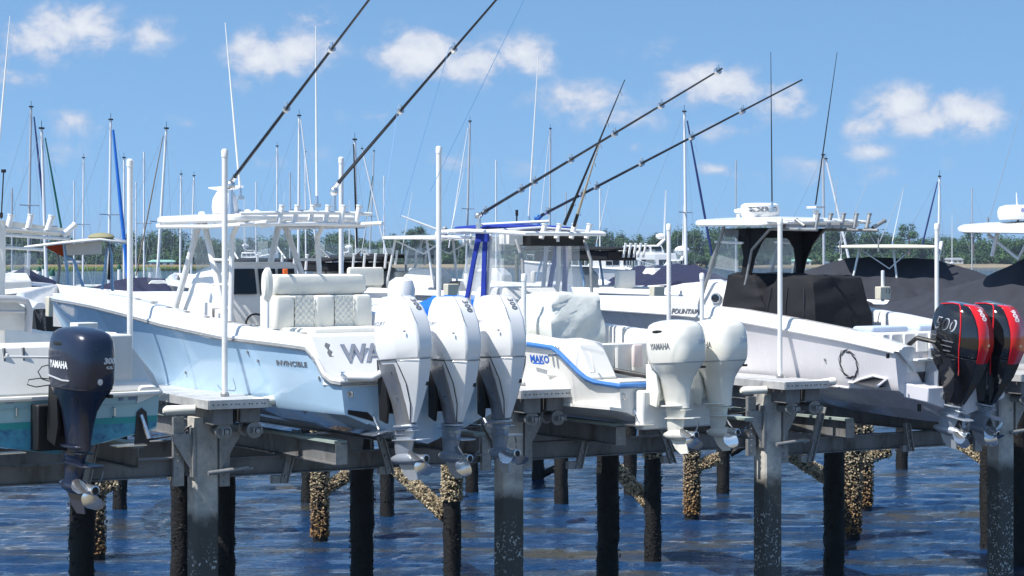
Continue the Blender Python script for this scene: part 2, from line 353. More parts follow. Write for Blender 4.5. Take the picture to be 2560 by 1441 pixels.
for i in range(90):
    lam = float(np.exp(rng.uniform(math.log(.2), math.log(1.5)))); th = rng.normal(math.pi / 2 + .12, .33); k = 2 * math.pi / lam
    a = .0068 * lam ** .9 * rng.uniform(.4, 1.2); fade = np.clip((lam / cell - 1.6) / 1.6, 0, 1)
    ph = k * (Xg * math.cos(th) + Yg * math.sin(th)) + rng.uniform(0, 6.28) + .8 * np.sin(.7 * Xg + .31 * Yg + i)
    s_ = np.sin(ph); Zg += a * fade * (s_ + .28 * np.cos(2 * ph)) * .85
    
patch = .85 + .35 * np.sin(.21 * Xg + .5) * np.sin(.17 * Yg + 1.3 + .3 * np.sin(.2 * Xg)); Zg *= patch
nr = len(Yr); co = np.stack([Xg, Yg, Zg], -1).reshape(-1, 3); idx = np.arange(nr * nc).reshape(nr, nc)
q = np.stack([idx[:-1, :-1], idx[:-1, 1:], idx[1:, 1:], idx[1:, :-1]], -1).reshape(-1, 4)
me = bpy.data.meshes.new('water'); me.vertices.add(len(co)); me.vertices.foreach_set('co', co.ravel().astype(np.float32))
me.loops.add(q.size); me.loops.foreach_set('vertex_index', q.ravel().astype(np.int32)); me.polygons.add(len(q))
me.polygons.foreach_set('loop_start', (np.arange(len(q)) * 4).astype(np.int32)); me.polygons.foreach_set('use_smooth', np.ones(len(q), bool)); me.update(calc_edges=True)
me.materials.append(water_mat()); kind(bpy.data.objects.new('water', me), 'structure'); o = bpy.data.objects['water']; col.objects.link(o)
# sea bed / ground sheet out to the horizon, below the water
gmat = mat('far_ground', (.20, .17, .10), .9, var=.3, vs=.02)
kind(obj('ground', MB().add([(-9000, -500, -.6), (9000, -500, -.6), (9000, 16000, -.6), (-9000, 16000, -.6)], [(0, 1, 2, 3)]), gmat, smooth=False), 'structure')
# far shore
sand = mat('pale_sand_shore', (.24, .20, .13), .9, var=.25, vs=.05)
mb = MB()
xs = [i * 12 - 420 for i in range(71)]
random.seed(3)
shore = lambda x: 985 + 14 * math.sin(x * .021) + 8 * math.sin(x * .07 + 1)
mb.grid([[(x, shore(x) - 6, -.3) for x in xs], [(x, shore(x) + 4, .9) for x in xs], [(x, shore(x) + 30, 1.6) for x in xs], [(x, shore(x) + 120, 3) for x in xs], [(x * 4, 6000, 4) for x in xs]])
kind(obj('far_shore', mb, sand), 'structure')
# salt marsh on the left
def marsh_mat():
    m = bpy.data.materials.new('marsh_grass'); m.use_nodes = True; N, L = m.node_tree.nodes, m.node_tree.links; b = N['Principled BSDF']; b.inputs['Roughness'].default_value = .9
    g = N.new('ShaderNodeNewGeometry'); n = N.new('ShaderNodeTexNoise'); n.inputs['Scale'].default_value = .05; n.inputs['Detail'].default_value = 5; L.new(g.outputs['Position'], n.inputs['Vector'])
    s = N.new('ShaderNodeSeparateXYZ'); L.new(g.outputs['Position'], s.inputs[0]); mr = N.new('ShaderNodeMapRange'); L.new(s.outputs[1], mr.inputs[0]); mr.inputs[1].default_value = 760; mr.inputs[2].default_value = 830; mr.inputs[3].default_value = -.3; mr.inputs[4].default_value = .5
    ad = N.new('ShaderNodeMath'); ad.operation = 'ADD'; L.new(n.outputs[0], ad.inputs[0]); L.new(mr.outputs[0], ad.inputs[1])
    r = N.new('ShaderNodeValToRGB'); L.new(ad.outputs[0], r.inputs[0]); e = r.color_ramp.elements; e[0].position = .3; e[0].color = (.13, .19, .03, 1); e[1].position = .75; e[1].color = (.34, .25, .13, 1)
    L.new(r.outputs[0], b.inputs['Base Color']); return m
random.seed(5); mb = MB()
for i in range(26000):
    x = random.uniform(-235, -92); y = 735 + 235 * random.random() ** 1.4
    if x > -130 and y < 735 + (x + 130) * 4: continue
    h = random.uniform(.7, 1.5); w = random.uniform(.5, 1.3); mb.add([(x - w, y, -.1), (x + w, y + .3, -.1), (x + w * .5, y, h), (x - w * .4, y + .2, h * .9)], [(0, 1, 2, 3)])
o = obj('marsh_grass', mb, marsh_mat(), smooth=False, recalc=False); kind(o, 'stuff'); tag(o, 'low green and straw coloured salt marsh grass on the far left bank', 'grass')
def leafmat(name, a, b_, c_):
    m = bpy.data.materials.new(name); m.use_nodes = True; N, L = m.node_tree.nodes, m.node_tree.links; b = N['Principled BSDF']; b.inputs['Roughness'].default_value = .85
    g = N.new('ShaderNodeNewGeometry'); n = N.new('ShaderNodeTexNoise'); n.inputs['Scale'].default_value = .11; n.inputs['Detail'].default_value = 5; L.new(g.outputs['Position'], n.inputs['Vector'])
    n2 = N.new('ShaderNodeTexNoise'); n2.inputs['Scale'].default_value = .03; L.new(g.outputs['Position'], n2.inputs['Vector'])
    ad = N.new('ShaderNodeMath'); ad.operation = 'MULTIPLY_ADD'; L.new(n.outputs[0], ad.inputs[0]); ad.inputs[1].default_value = .5; 
    m5 = N.new('ShaderNodeMath'); m5.operation = 'MULTIPLY_ADD'; L.new(g.outputs['Random Per Island'], m5.inputs[0]); m5.inputs[1].default_value = .25; L.new(n2.outputs[0], m5.inputs[2])
    m6 = N.new('ShaderNodeMath'); m6.operation = 'MULTIPLY'; L.new(m5.outputs[0], m6.inputs[0]); m6.inputs[1].default_value = .5; L.new(m6.outputs[0], ad.inputs[2])
    r = N.new('ShaderNodeValToRGB'); L.new(ad.outputs[0], r.inputs[0]); e = r.color_ramp.elements; e[0].position = .38; e[0].color = (*a, 1); e[1].position = .72; e[1].color = (*c_, 1); k = e.new(.55); k.color = (*b_, 1)
    L.new(r.outputs[0], b.inputs['Base Color']); return m
leaf = leafmat('woodland_leaves', (.010, .036, .018), (.026, .072, .022), (.06, .125, .03))
bark = mat('far_bark', (.16, .13, .10), .9)
def crown(mb, cx, cy, cz, rx, rz, n, rs, sz=1.1):
    lobes = [(rs.uniform(-.6, .6) * rx, rs.uniform(-.5, .5) * rx, rs.uniform(-.55, .6) * rz, rs.uniform(.35, .62)) for _ in range(7)]
    for _ in range(n):
        lx, ly, lz, lr = rs.choice(lobes)
        while True:
            a = Vector((rs.uniform(-1, 1), rs.uniform(-1, 1), rs.uniform(-1, 1)))
            if .3 < a.length < 1: break
        p = Vector((cx + lx + a.x * rx * lr, cy + ly + a.y * rx * lr, cz + lz + a.z * rz * lr))
        u = Vector((rs.gauss(0, 1), rs.gauss(0, 1), rs.gauss(0, 1))).normalized(); w = (a.normalized() * .8 + Vector((0, 0, .5))).cross(u)
        if w.length < .05: continue
        w.normalize(); u = w.cross(a.normalized() + Vector((0, 0, .4))).normalized(); s_ = sz * rs.uniform(.5, 1.2)
        mb.add([p - u * s_ - w * s_ * .7, p + u * s_ - w * s_ * .5, p + u * s_ * .8 + w * s_ * .7, p - u * s_ * .7 + w * s_ * .6], [(0, 1, 2, 3)])
PROF = [(-60, 590), (0, 598), (40, 572), (90, 572), (130, 600), (170, 590), (210, 608), (330, 590), (370, 578), (430, 575), (500, 600), (560, 606), (640, 600), (720, 592), (780, 578), (860, 582), (900, 606), (980, 600), (1040, 574), (1090, 590), (1180, 600),
        (1300, 604), (1390, 592), (1480, 580), (1530, 572), (1570, 594), (1640, 590), (1700, 578), (1780, 570), (1850, 566), (1950, 570), (2060, 572), (2140, 568), (2200, 580), (2230, 600), (2330, 598), (2420, 600), (2500, 598), (2640, 592)]
def prof(px):
    for (a, ya), (b, yb) in zip(PROF, PROF[1:]):
        if a <= px <= b: return ya + (yb - ya) * (px - a) / (b - a)
    return 595
rs = random.Random(11); mb = MB()
for i in range(190):
    px = -60 + i * 14.2 + rs.uniform(-9, 9); Y = rs.uniform(1005, 1045) if i % 2 else rs.uniform(1010, 1080)
    zt = HC + (YH - prof(px) - rs.uniform(-9, 5)) * Y / FP + 1.0; x = (px - 1280) / FP * Y; rz = zt * .5
    crown(mb, x, Y, zt - rz * .95, rs.uniform(5.5, 9), rz, 1000, rs, .52)
for i in range(260):
    px = -60 + i * 10.4 + rs.uniform(-9, 9); Y = rs.uniform(994, 1004); x = (px - 1280) / FP * Y
    crown(mb, x, Y, rs.uniform(2.5, 4.5), rs.uniform(3.5, 6), rs.uniform(3, 4.5), 330, rs, .5)
o = obj('shore_woodland', mb, leaf, smooth=False, recalc=False); kind(o, 'stuff'); tag(o, 'dense green woodland lining the whole far shore', 'woodland')
def far_tree(px, ytop, w, Y, label):
    x = (px - 1280) / FP * Y; zt = HC + (YH - ytop) * Y / FP
    t_ = thing('shore_tree', label, 'tree', (x, Y, 1.0), 0, 'taller trees standing above the far woodland', zb=0)
    tr = MB().tube([(0, 0, 1), (.3, 0, zt * .5), (-.2, 0, zt * .9)], [.6, .4, .12], 6)
    for s_ in (-1, 1): tr.tube([(0, 0, zt * .6), (s_ * w * .5, 0, zt * .8)], [.25, .08], 5)
    obj('trunk', tr, bark, t_); m_ = MB(); crown(m_, 0, 0, zt * .78, w, zt * .24, 900, rs, .42); obj('crown', m_, leaf, t_, smooth=False, recalc=False)
far_tree(2272, 560, 5.5, 1000, 'lone wide crowned shore tree left of the guide post nearest the right edge')
far_tree(2432, 563, 4.5, 1002, 'round tree rising behind the white hardtop at the right edge')
far_tree(1038, 572, 5, 1003, 'round dark tree rising left of the tall white pipe over the triple engines')
far_tree(1700, 574, 4.5, 1000, 'dark tree standing above the shore behind the white motor yacht')
# shore houses
def house(px, py, w, h, cw, cr, label, Y=992):
    x, _, z = atY(px, py, Y); t_ = thing('shore_house', label, 'house', (x, Y, z - h), 0, 'small houses on the far shore', zb=0)
    obj('wall', MB().box((0, 0, h * .35), (w, 6, h * .7)), cw, t_)
    obj('roof', MB().prism([(-w * .56, -3.4, h * .69), (w * .56, -3.4, h * .69), (w * .4, -1, h), (-w * .4, -1, h)], (0, 6.5, 0)), cr, t_)
    wi = MB()
    for k in range(3): wi.box((-w * .3 + k * w * .3, -3.03, h * .38), (w * .12, .06, h * .25))
    obj('window', wi, darkglass, t_)
hw = mat('far_white_wall', (.6, .6, .56), .8); hr = mat('far_grey_roof', (.25, .27, .3), .7); hg = mat('far_green_roof', (.25, .5, .42), .6)
house(405, 650, 12, 3.2, hw, hg, 'low pale roofed house among trees behind the pale mast at left'); house(2003, 648, 9, 3.5, hw, hg, 'pale green roofed boathouse on the bank behind the long centre-right enclosure')
house(2385, 645, 8, 3, hw, hr, 'little white house in the trees left of the charcoal tarp boat'); house(182, 652, 8, 3, hw, hr, 'small house among dark trees behind the orange lined canopy')

# air between here and the far shore
hazemat = bpy.data.materials.new('haze'); hazemat.use_nodes = True; hn = hazemat.node_tree; hn.nodes.clear()
ho = hn.nodes.new('ShaderNodeOutputMaterial'); hv = hn.nodes.new('ShaderNodeVolumePrincipled'); hv.inputs['Density'].default_value = .00012; hv.inputs['Color'].default_value = (.72, .84, 1, 1); hv.inputs['Anisotropy'].default_value = .3
hn.links.new(hv.outputs[0], ho.inputs['Volume'])
kind(obj('haze', MB().span((-1500, -60, -2), (1500, 6200, 60)), hazemat, smooth=False), 'stuff')
# ================================================================ piles, lifts and walkways
def dthing(name, label, cat, u, v, z, group=None, rot=0): 
    x, y = D.W(u, v); return thing(name, label, cat, (x, y, z), PH + rot, group, zb=0 if z == 0 else z)
def shells(mb, pts, n, rad, rs, size=.023):
    """small shell wedges over a tube that follows pts"""
    pts = [Vector(p) for p in pts]; L = [(b - a).length for a, b in zip(pts, pts[1:])]; T = sum(L)
    for _ in range(n):
        q = rs.random() * T; i = 0
        while i < len(L) - 1 and q > L[i]: q -= L[i]; i += 1
        d = (pts[i + 1] - pts[i]).normalized(); c = pts[i] + d * q
        u = d.cross(Vector((.3, .9, .1))).normalized(); w = d.cross(u); a = rs.random() * 6.283
        nn = u * math.cos(a) + w * math.sin(a); c = c + nn * rad * rs.uniform(.85, 1.18)
        t1 = Vector((rs.gauss(0, 1), rs.gauss(0, 1), rs.gauss(0, 1))).normalized(); t2 = nn.cross(t1)
        if t2.length < .1: continue
        t2.normalize(); t1 = t2.cross(nn); s_ = size * rs.uniform(.55, 1.5); tip = c + (nn + t1 * rs.uniform(-.8, .8)).normalized() * s_ * rs.uniform(.5, 1.3)
        b = [c + t1 * s_ + t2 * s_ * .2, c + t1 * s_ * .2 + t2 * s_ * .75, c - t1 * s_ * .9, c - t2 * s_ * .7]
        mb.add(b + [tip, tip + t1 * s_ * .5], [(0, 1, 5), (1, 4, 5), (1, 2, 4), (2, 3, 4), (3, 5, 4), (3, 0, 5)])
def wood_tube(mb, a, b, r, rs, n=14, seg=22, amp=.014):
    a, b = Vector(a), Vector(b); d = (b - a).normalized(); u = d.cross(Vector((.3, .9, .1))).normalized(); w = d.cross(u); rings = []
    for i in range(seg + 1):
        c = a.lerp(b, i / seg); rings.append([c + (u * math.cos(6.283 * k / n) + w * math.sin(6.283 * k / n)) * (r + rs.uniform(-amp, amp * 1.5)) for k in range(n)])
    mb.loft(rings)
rs = random.Random(21)
def wood_pile(u, v, label, r=.15, ztop=3.25, oys=None, braces=(), dark=30, group=None):
    oys = oys and (oys[0], oys[1], int(oys[2] * 2.5)); t_ = dthing('wooden_pile', label, 'pile', u, v, 0, group); b = MB(); wood_tube(b, (0, 0, -.6), (0, 0, ztop), r, rs); obj('post', b, pilew, t_, sharp=60)
    if oys:
        m_ = MB(); z0, z1, n = oys; shells(m_, [(0, 0, z0), (0, 0, z1)], n, r * 1.06, rs); kind(obj('oyster_crust', m_, shell, t_, smooth=False), 'stuff')
    if dark:
        m_ = MB(); shells(m_, [(0, 0, 0), (0, 0, ztop * .8)], dark * 12, r * .97, rs, .017); kind(obj('dark_growth', m_, pilew, t_, smooth=False), 'stuff')
    x0, y0 = D.W(u, v)
    for (pa, pb, lit, dy) in braces:
        A_, B_ = atY(*pa, y0), atY(*pb, y0 + dy)
        def loc(P): dx_, dy_ = P[0] - x0, P[1] - y0; return (dx_ * D.c + dy_ * D.s, -dx_ * D.s + dy_ * D.c, P[2])
        A_, B_ = loc(A_), loc(B_); m_ = MB(); wood_tube(m_, A_, B_, .085, rs, 10, 10); br = obj('brace', m_, pilew, t_, sharp=60)
        if lit: m_ = MB(); shells(m_, [A_, B_], int(1300 * (Vector(B_) - Vector(A_)).length), .11, rs, .022); kind(obj('oyster_crust', m_, shell, br, smooth=False), 'stuff')
for px, side in ((205, 'below the dark blue outboard'), (905, 'under the stern of the pale blue boat'), (1520, 'under the pale cream boat with twin engines'), (2085, 'below the stern of the white boat with black covers'), (2549, 'at the very right edge of the photo')):
    u, v, _ = D.ony(px, 1400, 4.05); wood_pile(u, v, 'thick black wet wooden pile ' + side, r=.172, dark=60, group='dark wooden piles of the first row', ztop=3.1)
u, v, _ = D.ony(560, 1400, 5.2); wood_pile(u, v, 'black lumpy wooden pile half hidden behind the leftmost concrete pile', r=.16, dark=70)
def wp(px, py, label, **k): u, v, _ = D.onz(px, py, 0); wood_pile(u, v, label, **k)
wp(240, 1395, 'oyster covered pile right beside the black pile at far left', oys=(.1, 2.6, 900), r=.15, braces=[((236, 1225), (300, 1205), 1, 0)])
wp(800, 1355, 'oyster crusted pile left of the black pile under the pale blue stern', oys=(.1, 3.0, 1300), braces=[((808, 1225), (875, 1185), 1, 0)])
wp(1130, 1445, 'pile with heavy pale oyster clumps and a slanted brace under the triple engines', oys=(1.35, 2.5, 1300), r=.15, braces=[((1118, 1290), (990, 1172), 1, 1.5)])
wp(1632, 1405, 'black pile joined by an oyster covered brace, under the twin cream engines', oys=(1.9, 2.6, 300), dark=80, braces=[((1625, 1262), (1545, 1175), 1, 1.0)])
wp(1730, 1298, 'oyster crusted pile to the left of the concrete pile with a sunlit face', oys=(.1, 2.8, 1300), braces=[((1735, 1168), (1800, 1145), 1, 0)])
wp(2128, 1345, 'oyster covered pile with brown base right of the tall black pile', oys=(.1, 3.0, 1500), r=.17, braces=[((2075, 1200), (1965, 1128), 1, -3), ((2150, 1150), (2225, 1125), 1, 0)])
wp(2160, 1275, 'rusty brown oyster pile directly behind another oyster pile on the right', oys=(.1, 3.0, 1300), r=.17)
for px, py, w in ((300, 1275, 'behind the dark blue outboard'), (770, 1257, 'left of the oyster pile under the pale blue hull'), (968, 1290, 'just left of the long oyster covered brace'), (1180, 1232, 'directly behind the triple engines'),
                  (1403, 1258, 'right of the second concrete pile'), (1808, 1235, 'left of the third concrete pile'), (2255, 1172, 'far back below the black engines')):
    wp(px, py, 'short dark back row pile, ' + w, dark=30, group='dark piles of the back row', braces=[((1825, 1135), (1890, 1095), 0, 0)] if px == 1808 else ())
wp(1575, 1235, 'short dark pile close behind the thick black pile under the cream boat', dark=20, group='dark piles of the back row')
wp(1345, 1200, 'dark pile hidden beyond the second concrete pile', dark=10, group='dark piles of the back row', braces=[((1340, 1195), (1400, 1165), 0, 0)])
u, v, _ = D.ony(2470, 1150, 6.0); wood_pile(u, v, 'dark pile with an oyster covered slanted brace behind the rightmost concrete pile', braces=[((2475, 1158), (2395, 1102), 1, 1.0)])
u, v, _ = D.ony(452, 1190, 6.5); wood_pile(u, v, 'dark pile with a sunlit oyster covered brace left of the leftmost concrete pile', braces=[((478, 1225), (424, 1165), 1, .5)])
# concrete piles
WU = []
for px, lab in ((507, 'square concrete pile at left, beside the dark blue outboard'), (1272, 'square concrete pile standing behind the third white engine'), (1919, 'square concrete pile with a sunlit cream patch, below the white boat'), (2501, 'square concrete pile at the right edge, below the black and red engines')):
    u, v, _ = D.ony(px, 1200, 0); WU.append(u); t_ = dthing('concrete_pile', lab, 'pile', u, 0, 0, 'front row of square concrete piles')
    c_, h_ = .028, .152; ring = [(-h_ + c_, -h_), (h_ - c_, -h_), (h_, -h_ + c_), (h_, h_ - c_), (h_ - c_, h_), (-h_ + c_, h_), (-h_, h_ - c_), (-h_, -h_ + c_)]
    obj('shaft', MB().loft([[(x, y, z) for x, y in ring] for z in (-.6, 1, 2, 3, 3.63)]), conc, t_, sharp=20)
# walkways over the front piles
def walkway(i, u, label):
    t_ = dthing('lift_walkway', label, 'walkway', u, 0, 0, 'aluminium walkways between the lifted boats'); z = 3.86 - .02 * i
    m_ = MB()
    for k in range(16): m_.span((-.15, -.6 + k * .2, z - .03), (.61, -.412 + k * .2, z))
    obj('decking', m_, alu, t_, bevel=.004)
    m_ = MB(); m_.span((-.15, -.625, z - .1), (.61, -.603, z + .012)); m_.span((-.165, -.62, z - .1), (-.152, 2.6, z + .008)); m_.span((.612, -.62, z - .1), (.625, 2.6, z + .008)); obj('edge_channel', m_, alu, t_, bevel=.003)
    m_ = MB()
    for k in range(13): m_.lathe([(.008, -.006), (.008, .004)], (-.1 + k * .055 + .01 * (k % 3), -.627, z - .045), 'y', 8)
    obj('perforation', m_, black, t_)
    m_ = MB(); m_.span((-.05, -.5, z - .3), (.2, 2.2, z - .102)); m_.span((.3, -.48, z - .28), (.56, 2.2, z - .1)); obj('support_beam', m_, alud, t_, bevel=.004)
    m_ = MB()
    for uu in (.02, .42):
        m_.lathe([(.0, -.1), (.1, -.1), (.105, -.07), (.06, -.06), (.06, .2), (.1, .21), (.1, .24), (0, .25)], (uu + .08, -.35, z - .38), 'y', 16)
        for q in (-.05, .05): m_.box((uu + .08 + q, -.5, z - .38), (.018, .12, .07))
        m_.lathe([(.03, -.12), (.03, .02)], (uu + .08, -.45, z - .38), 'y', 10)
    obj('cable_winder', m_, galv, t_)
    m_ = MB()
    for s_ in (-1, 1):
        x = s_ * .185 ; pts = [(x, -.12, z - .42), (x + s_ * .26, -.12, z - .42), (x + s_ * .24, -.12, z - .5), (x + s_ * .02, -.12, z - .85), (x, -.12, z - .95)]
        m_.prism(pts, (0, .02, 0)); m_.span((x - .03 * s_, -.17, z - .95), (x, .1, z - .35))
    obj('bracket', m_, galv, t_, smooth=False)
    m_ = MB().tube([(.5, -.42, z - .05), (.86, -.42, z - .02), (.9, -.42, z - .02)], [.055, .062, .03], 12); obj('bumper_pipe', m_, cream, t_)
    obj('bumper_pipe', MB().tube([(-.17, -.2, z - .12), (-.5, -.1, z - .13), (-.54, -.1, z - .13)], [.055, .06, .03], 12), cream, t_)
    if i != 1:
        m_ = MB().tube([(-.02, -.24, z - .9), (.5, -.24, z - .86)], .028, 12); m_.tube([(.44, -.24, z - .89), (.56, -.24, z - .87)], .022, 8); obj('pipe_stub', m_, galv, t_)
    m_ = MB()
    for k in range(3): m_.tube([(.1 + .03 * k, -.1 + .1 * k, z - .35), (.12 + .04 * k, .02 + .1 * k, z - .9 - .1 * k)], .008, 5)
    obj('lift_cable', m_, wire, t_)
    obj('power_cable', MB().tube([(-.1, -.05, z - .3), (-.3, .1, z - .45), (-.6, .2, z - .5), (-.9, .3, z - .42)], .012, 6).tube([(-.2, .02, z - .4), (-.25, .05, z - .7), (-.2, .1, z - .95)], .01, 6), black, t_)
    obj('junction_box', MB().box((-.24, .05, z - .82), (.14, .08, .16)), alud, t_, bevel=.008)
WL = ['aluminium walkway ending between the dark blue outboard and the pale blue hull', 'aluminium walkway ending behind the third white engine', 'aluminium walkway ending below the white hull, right of the twin cream engines', 'aluminium walkway at the right edge behind the black and red engines']
for i, u in enumerate(WU): walkway(i, u, WL[i])
# lift cradles, one per bay
def ibeam(mb, p, q, h, w, t_=.016):
    p, q = Vector(p), Vector(q); mb.bar(p, q, .012, h - 2 * t_ - .002); z = Vector((0, 0, h / 2 - t_ / 2)); mb.bar(p + z, q + z, w, t_); mb.bar(p - z, q - z, w, t_)
def cradle(u0, label, zf, bunks, brks, vend):
    t_ = dthing('boat_lift', label, 'boat lift', u0, 0, 0, 'boat lift cradles between the piles')
    m_ = MB(); ibeam(m_, (.22, .12, zf), (4.0, .12, zf), .235, .15); obj('front_beam', m_, alud, t_, smooth=False)
    m_ = MB(); ibeam(m_, (.3, 3.9, zf - .16), (4.1, 3.9, zf - .16), .32, .15); obj('rear_beam', m_, alud, t_, smooth=False)
    for uu in (.27, 3.93):
        m_ = MB().span((uu - .07, -.03, zf - .22), (uu - .058, .02, zf + .62)); m_.span((uu - .07, -.045, zf - .22), (uu + .05, -.031, zf + .62)); m_.span((uu + .052, -.045, zf - .22), (uu + .064, .02, zf + .62))
        for k in range(5): m_.lathe([(.012, -.012), (.012, .0)], (uu - .01, -.046, zf - .16 + k * .08), 'y', 6)
        obj('hanger', m_, galv, t_, smooth=False)
    for k, uu in enumerate(bunks):
        m_ = MB(); ibeam(m_, (uu, vend[k], zf + .25), (uu - .5, 5.5, zf + .25), .25, .14); b_ = obj('bunk', m_, alud, t_, smooth=False)
        m_ = MB().bar((uu, vend[k] + .01, zf + .395), (uu - .5, 5.5, zf + .395), .17, .035); obj('carpet_board', m_, carpet, b_, smooth=False)
        if k == 0: m_ = MB().box((uu, vend[k] - .012, zf + .25), (.15, .012, .24)); obj('end_cap', m_, galv, b_, smooth=False)
    for (a, z1, b, z2) in brks:
        m_ = MB().bar((a, -.02, z1), (b, -.02, z2), .012, .09, (1, 0, 0)); m_.bar((a - .045, -.045, z1), (b - .045, -.045, z2), .06, .012, (1, 0, 0)); m_.bar((a + .045, -.045, z1), (b + .045, -.045, z2), .06, .012, (1, 0, 0))
        k = obj('bunk_bracket', m_, galv, t_, smooth=False)
        for q in (.25, .6, .88): obj('bolt', MB().lathe([(.018, -.022), (.018, 0)], (a + (b - a) * q, -.045, z1 + (z2 - z1) * q), 'y', 8), galv, k)
        obj('pad_plate', MB().box((b - .08, .0, z2 + .05), (.14, .08, .1)), galv, k, smooth=False)
carpet = mat('grey_green_bunk_carpet', (.30, .36, .33), .95, var=.15, bump=.4, bs=90)
cradle(WU[0] - 4.25, 'boat lift cradle under the boat with the dark blue outboard', 3.02, (1.2, 3.1), [(2.9, 3.5, 2.75, 2.8)], (-1.0, -1.0))
cradle(WU[0], 'boat lift cradle under the pale blue boat', 2.985, (1.2, 3.15), [(1.22, 3.42, 1.05, 2.76), (2.35, 3.38, 2.52, 2.8)], (-1.45, -1.3))
cradle(WU[1], 'boat lift cradle under the cream boat with twin engines', 2.98, (1.15, 3.2), [(1.2, 3.28, 1.05, 2.72), (2.4, 3.2, 2.58, 2.72)], (-.95, -1.0))
cradle(WU[2], 'boat lift cradle under the white boat with black covers', 2.84, (1.2, 3.1), [(.95, 3.4, .72, 2.62), (2.52, 3.1, 2.6, 2.68)], (-.35, -.6))
# white guide posts
def guide(px, ptop, v, zb_, r, label):
    u, _, zt = D.ony(px, ptop, v); t_ = dthing('guide_post', label, 'guide post', u, v, zb_, 'white plastic guide posts of the boat lifts')
    obj('pipe', MB().lathe([(r, zb_), (r, zt - .07)], n=16), pvc, t_); obj('cap', MB().lathe([(r * 1.16, zt - .1), (r * 1.18, zt - .02), (r * .8, zt), (0, zt + .004)], n=16), pvc, t_)
    obj('base_collar', MB().lathe([(r * 1.5, zb_), (r * 1.5, zb_ + .03), (r * 1.1, zb_ + .05)], n=16), galv, t_)
guide(325, 398, 2.45, 3.86, .039, 'white guide post without a rounded cap, leftmost, crossing the pale blue bow')
guide(562, 373, .1, 3.865, .036, 'tall white guide post crossing the hardtop of the pale blue boat')
guide(853, 393, 4.9, 3.85, .037, 'white guide post behind the quilted seat of the pale blue boat')
guide(1097, 366, 1.6, 3.845, .036, 'tall white guide post rising above the triple white engines')
guide(1310, 685, .35, 3.845, .034, 'short white guide post right of the third white engine')
guide(1672, 560, 2.3, 3.825, .034, 'tall white guide post behind the left cream engine')
guide(1755, 683, 2.0, 3.825, .034, 'short white guide post behind the right cream engine')
guide(1950, 545, .35, 3.825, .036, 'white guide post in front of the white boat with black covers')
guide(2342, 559, 1.2, 3.80, .034, 'white guide post in front of the charcoal tarp, left of the black and red engines')
# the pier behind the bows
t_ = dthing('pier', 'long weathered grey timber pier running behind the lifted boats', 'pier', 0, 12, 0)
m_ = MB()
for k in range(330): m_.span((-16 + k * .2, 12, 4.52), (-16 + k * .2 + .185, 14.4, 4.56))
obj('deck_planks', m_, wood, t_, smooth=False)
m_ = MB()
for v in (12.05, 13.2, 14.35): m_.span((-16, v - .05, 4.2), (50, v + .05, 4.518))
obj('stringer', m_, wood, t_, smooth=False)
for k in range(15):
    m_ = MB().span((-15 + k * 4.25, 12.1, 3.95), (-14.8 + k * 4.25, 14.3, 4.198)); obj('cross_beam', m_, wood, t_, smooth=False)
rs2 = random.Random(4)
for k in range(11):
    u_ = -7.9 + k * 4.25
    m_ = MB()
    for v in (12.4, 14.1): wood_tube(m_, (u_ , v, 3.0), (u_, v, 3.96), .14, rs2, 10, 4)
    obj('cap_post', m_, wood, t_)
def pedestal(px, py, v, w, h, label, txt=None, pole=0):
    u, _, z = D.ony(px, py, v); q = dthing('dock_pedestal', label, 'dock box', u, v, 4.565, 'cream power boxes on the pier')
    obj('post', MB().lathe([(.04, 4.565), (.04, z - h + .04)]), pvc, q); b_ = obj('box', MB().box((0, 0, z - h / 2), (w, .2, h)), creambox, q, bevel=.015)
    if txt: lettering(txt, .15, (.06, -.103, z - h * .35), (1, 0, 0), (0, 0, 1), darkink, q)
    if pole: obj('pole', MB().lathe([(.04, z + .003), (.04, z + pole), (0, z + pole + .01)]), pvc, q)
creambox = mat('cream_plastic_box', (.62, .58, .46), .5, var=.06)
pedestal(2207, 717, 12.3, .3, .29, 'cream numbered power box on the pier in front of the black tarp boat', '13', .36)
pedestal(1642, 716, 12.6, .28, .34, 'plain cream power box left of the tall guide post behind the cream engines')
pedestal(1128, 710, 13.0, .27, .35, 'plain cream power box between the guide post and the blue enclosure curtain')
pedestal(131, 742, 12.2, .2, .36, 'cream box on the pier at the bow of the pale blue boat')
t_ = dthing('handrail', 'white plastic pipe rail along the pier in front of the charcoal tarp', 'rail', 0, 11.6, 0)
m_ = MB(); a_, b_ = D.ony(2105, 774, 11.6), D.ony(2238, 776, 11.6); m_.tube([(a_[0], 0, a_[2]), (b_[0], 0, b_[2])], .045, 10); m_.tube([(b_[0], 0, b_[2] + .02), (b_[0], 0, 4.0)], .045, 10); obj('pipe', m_, pvc, t_)
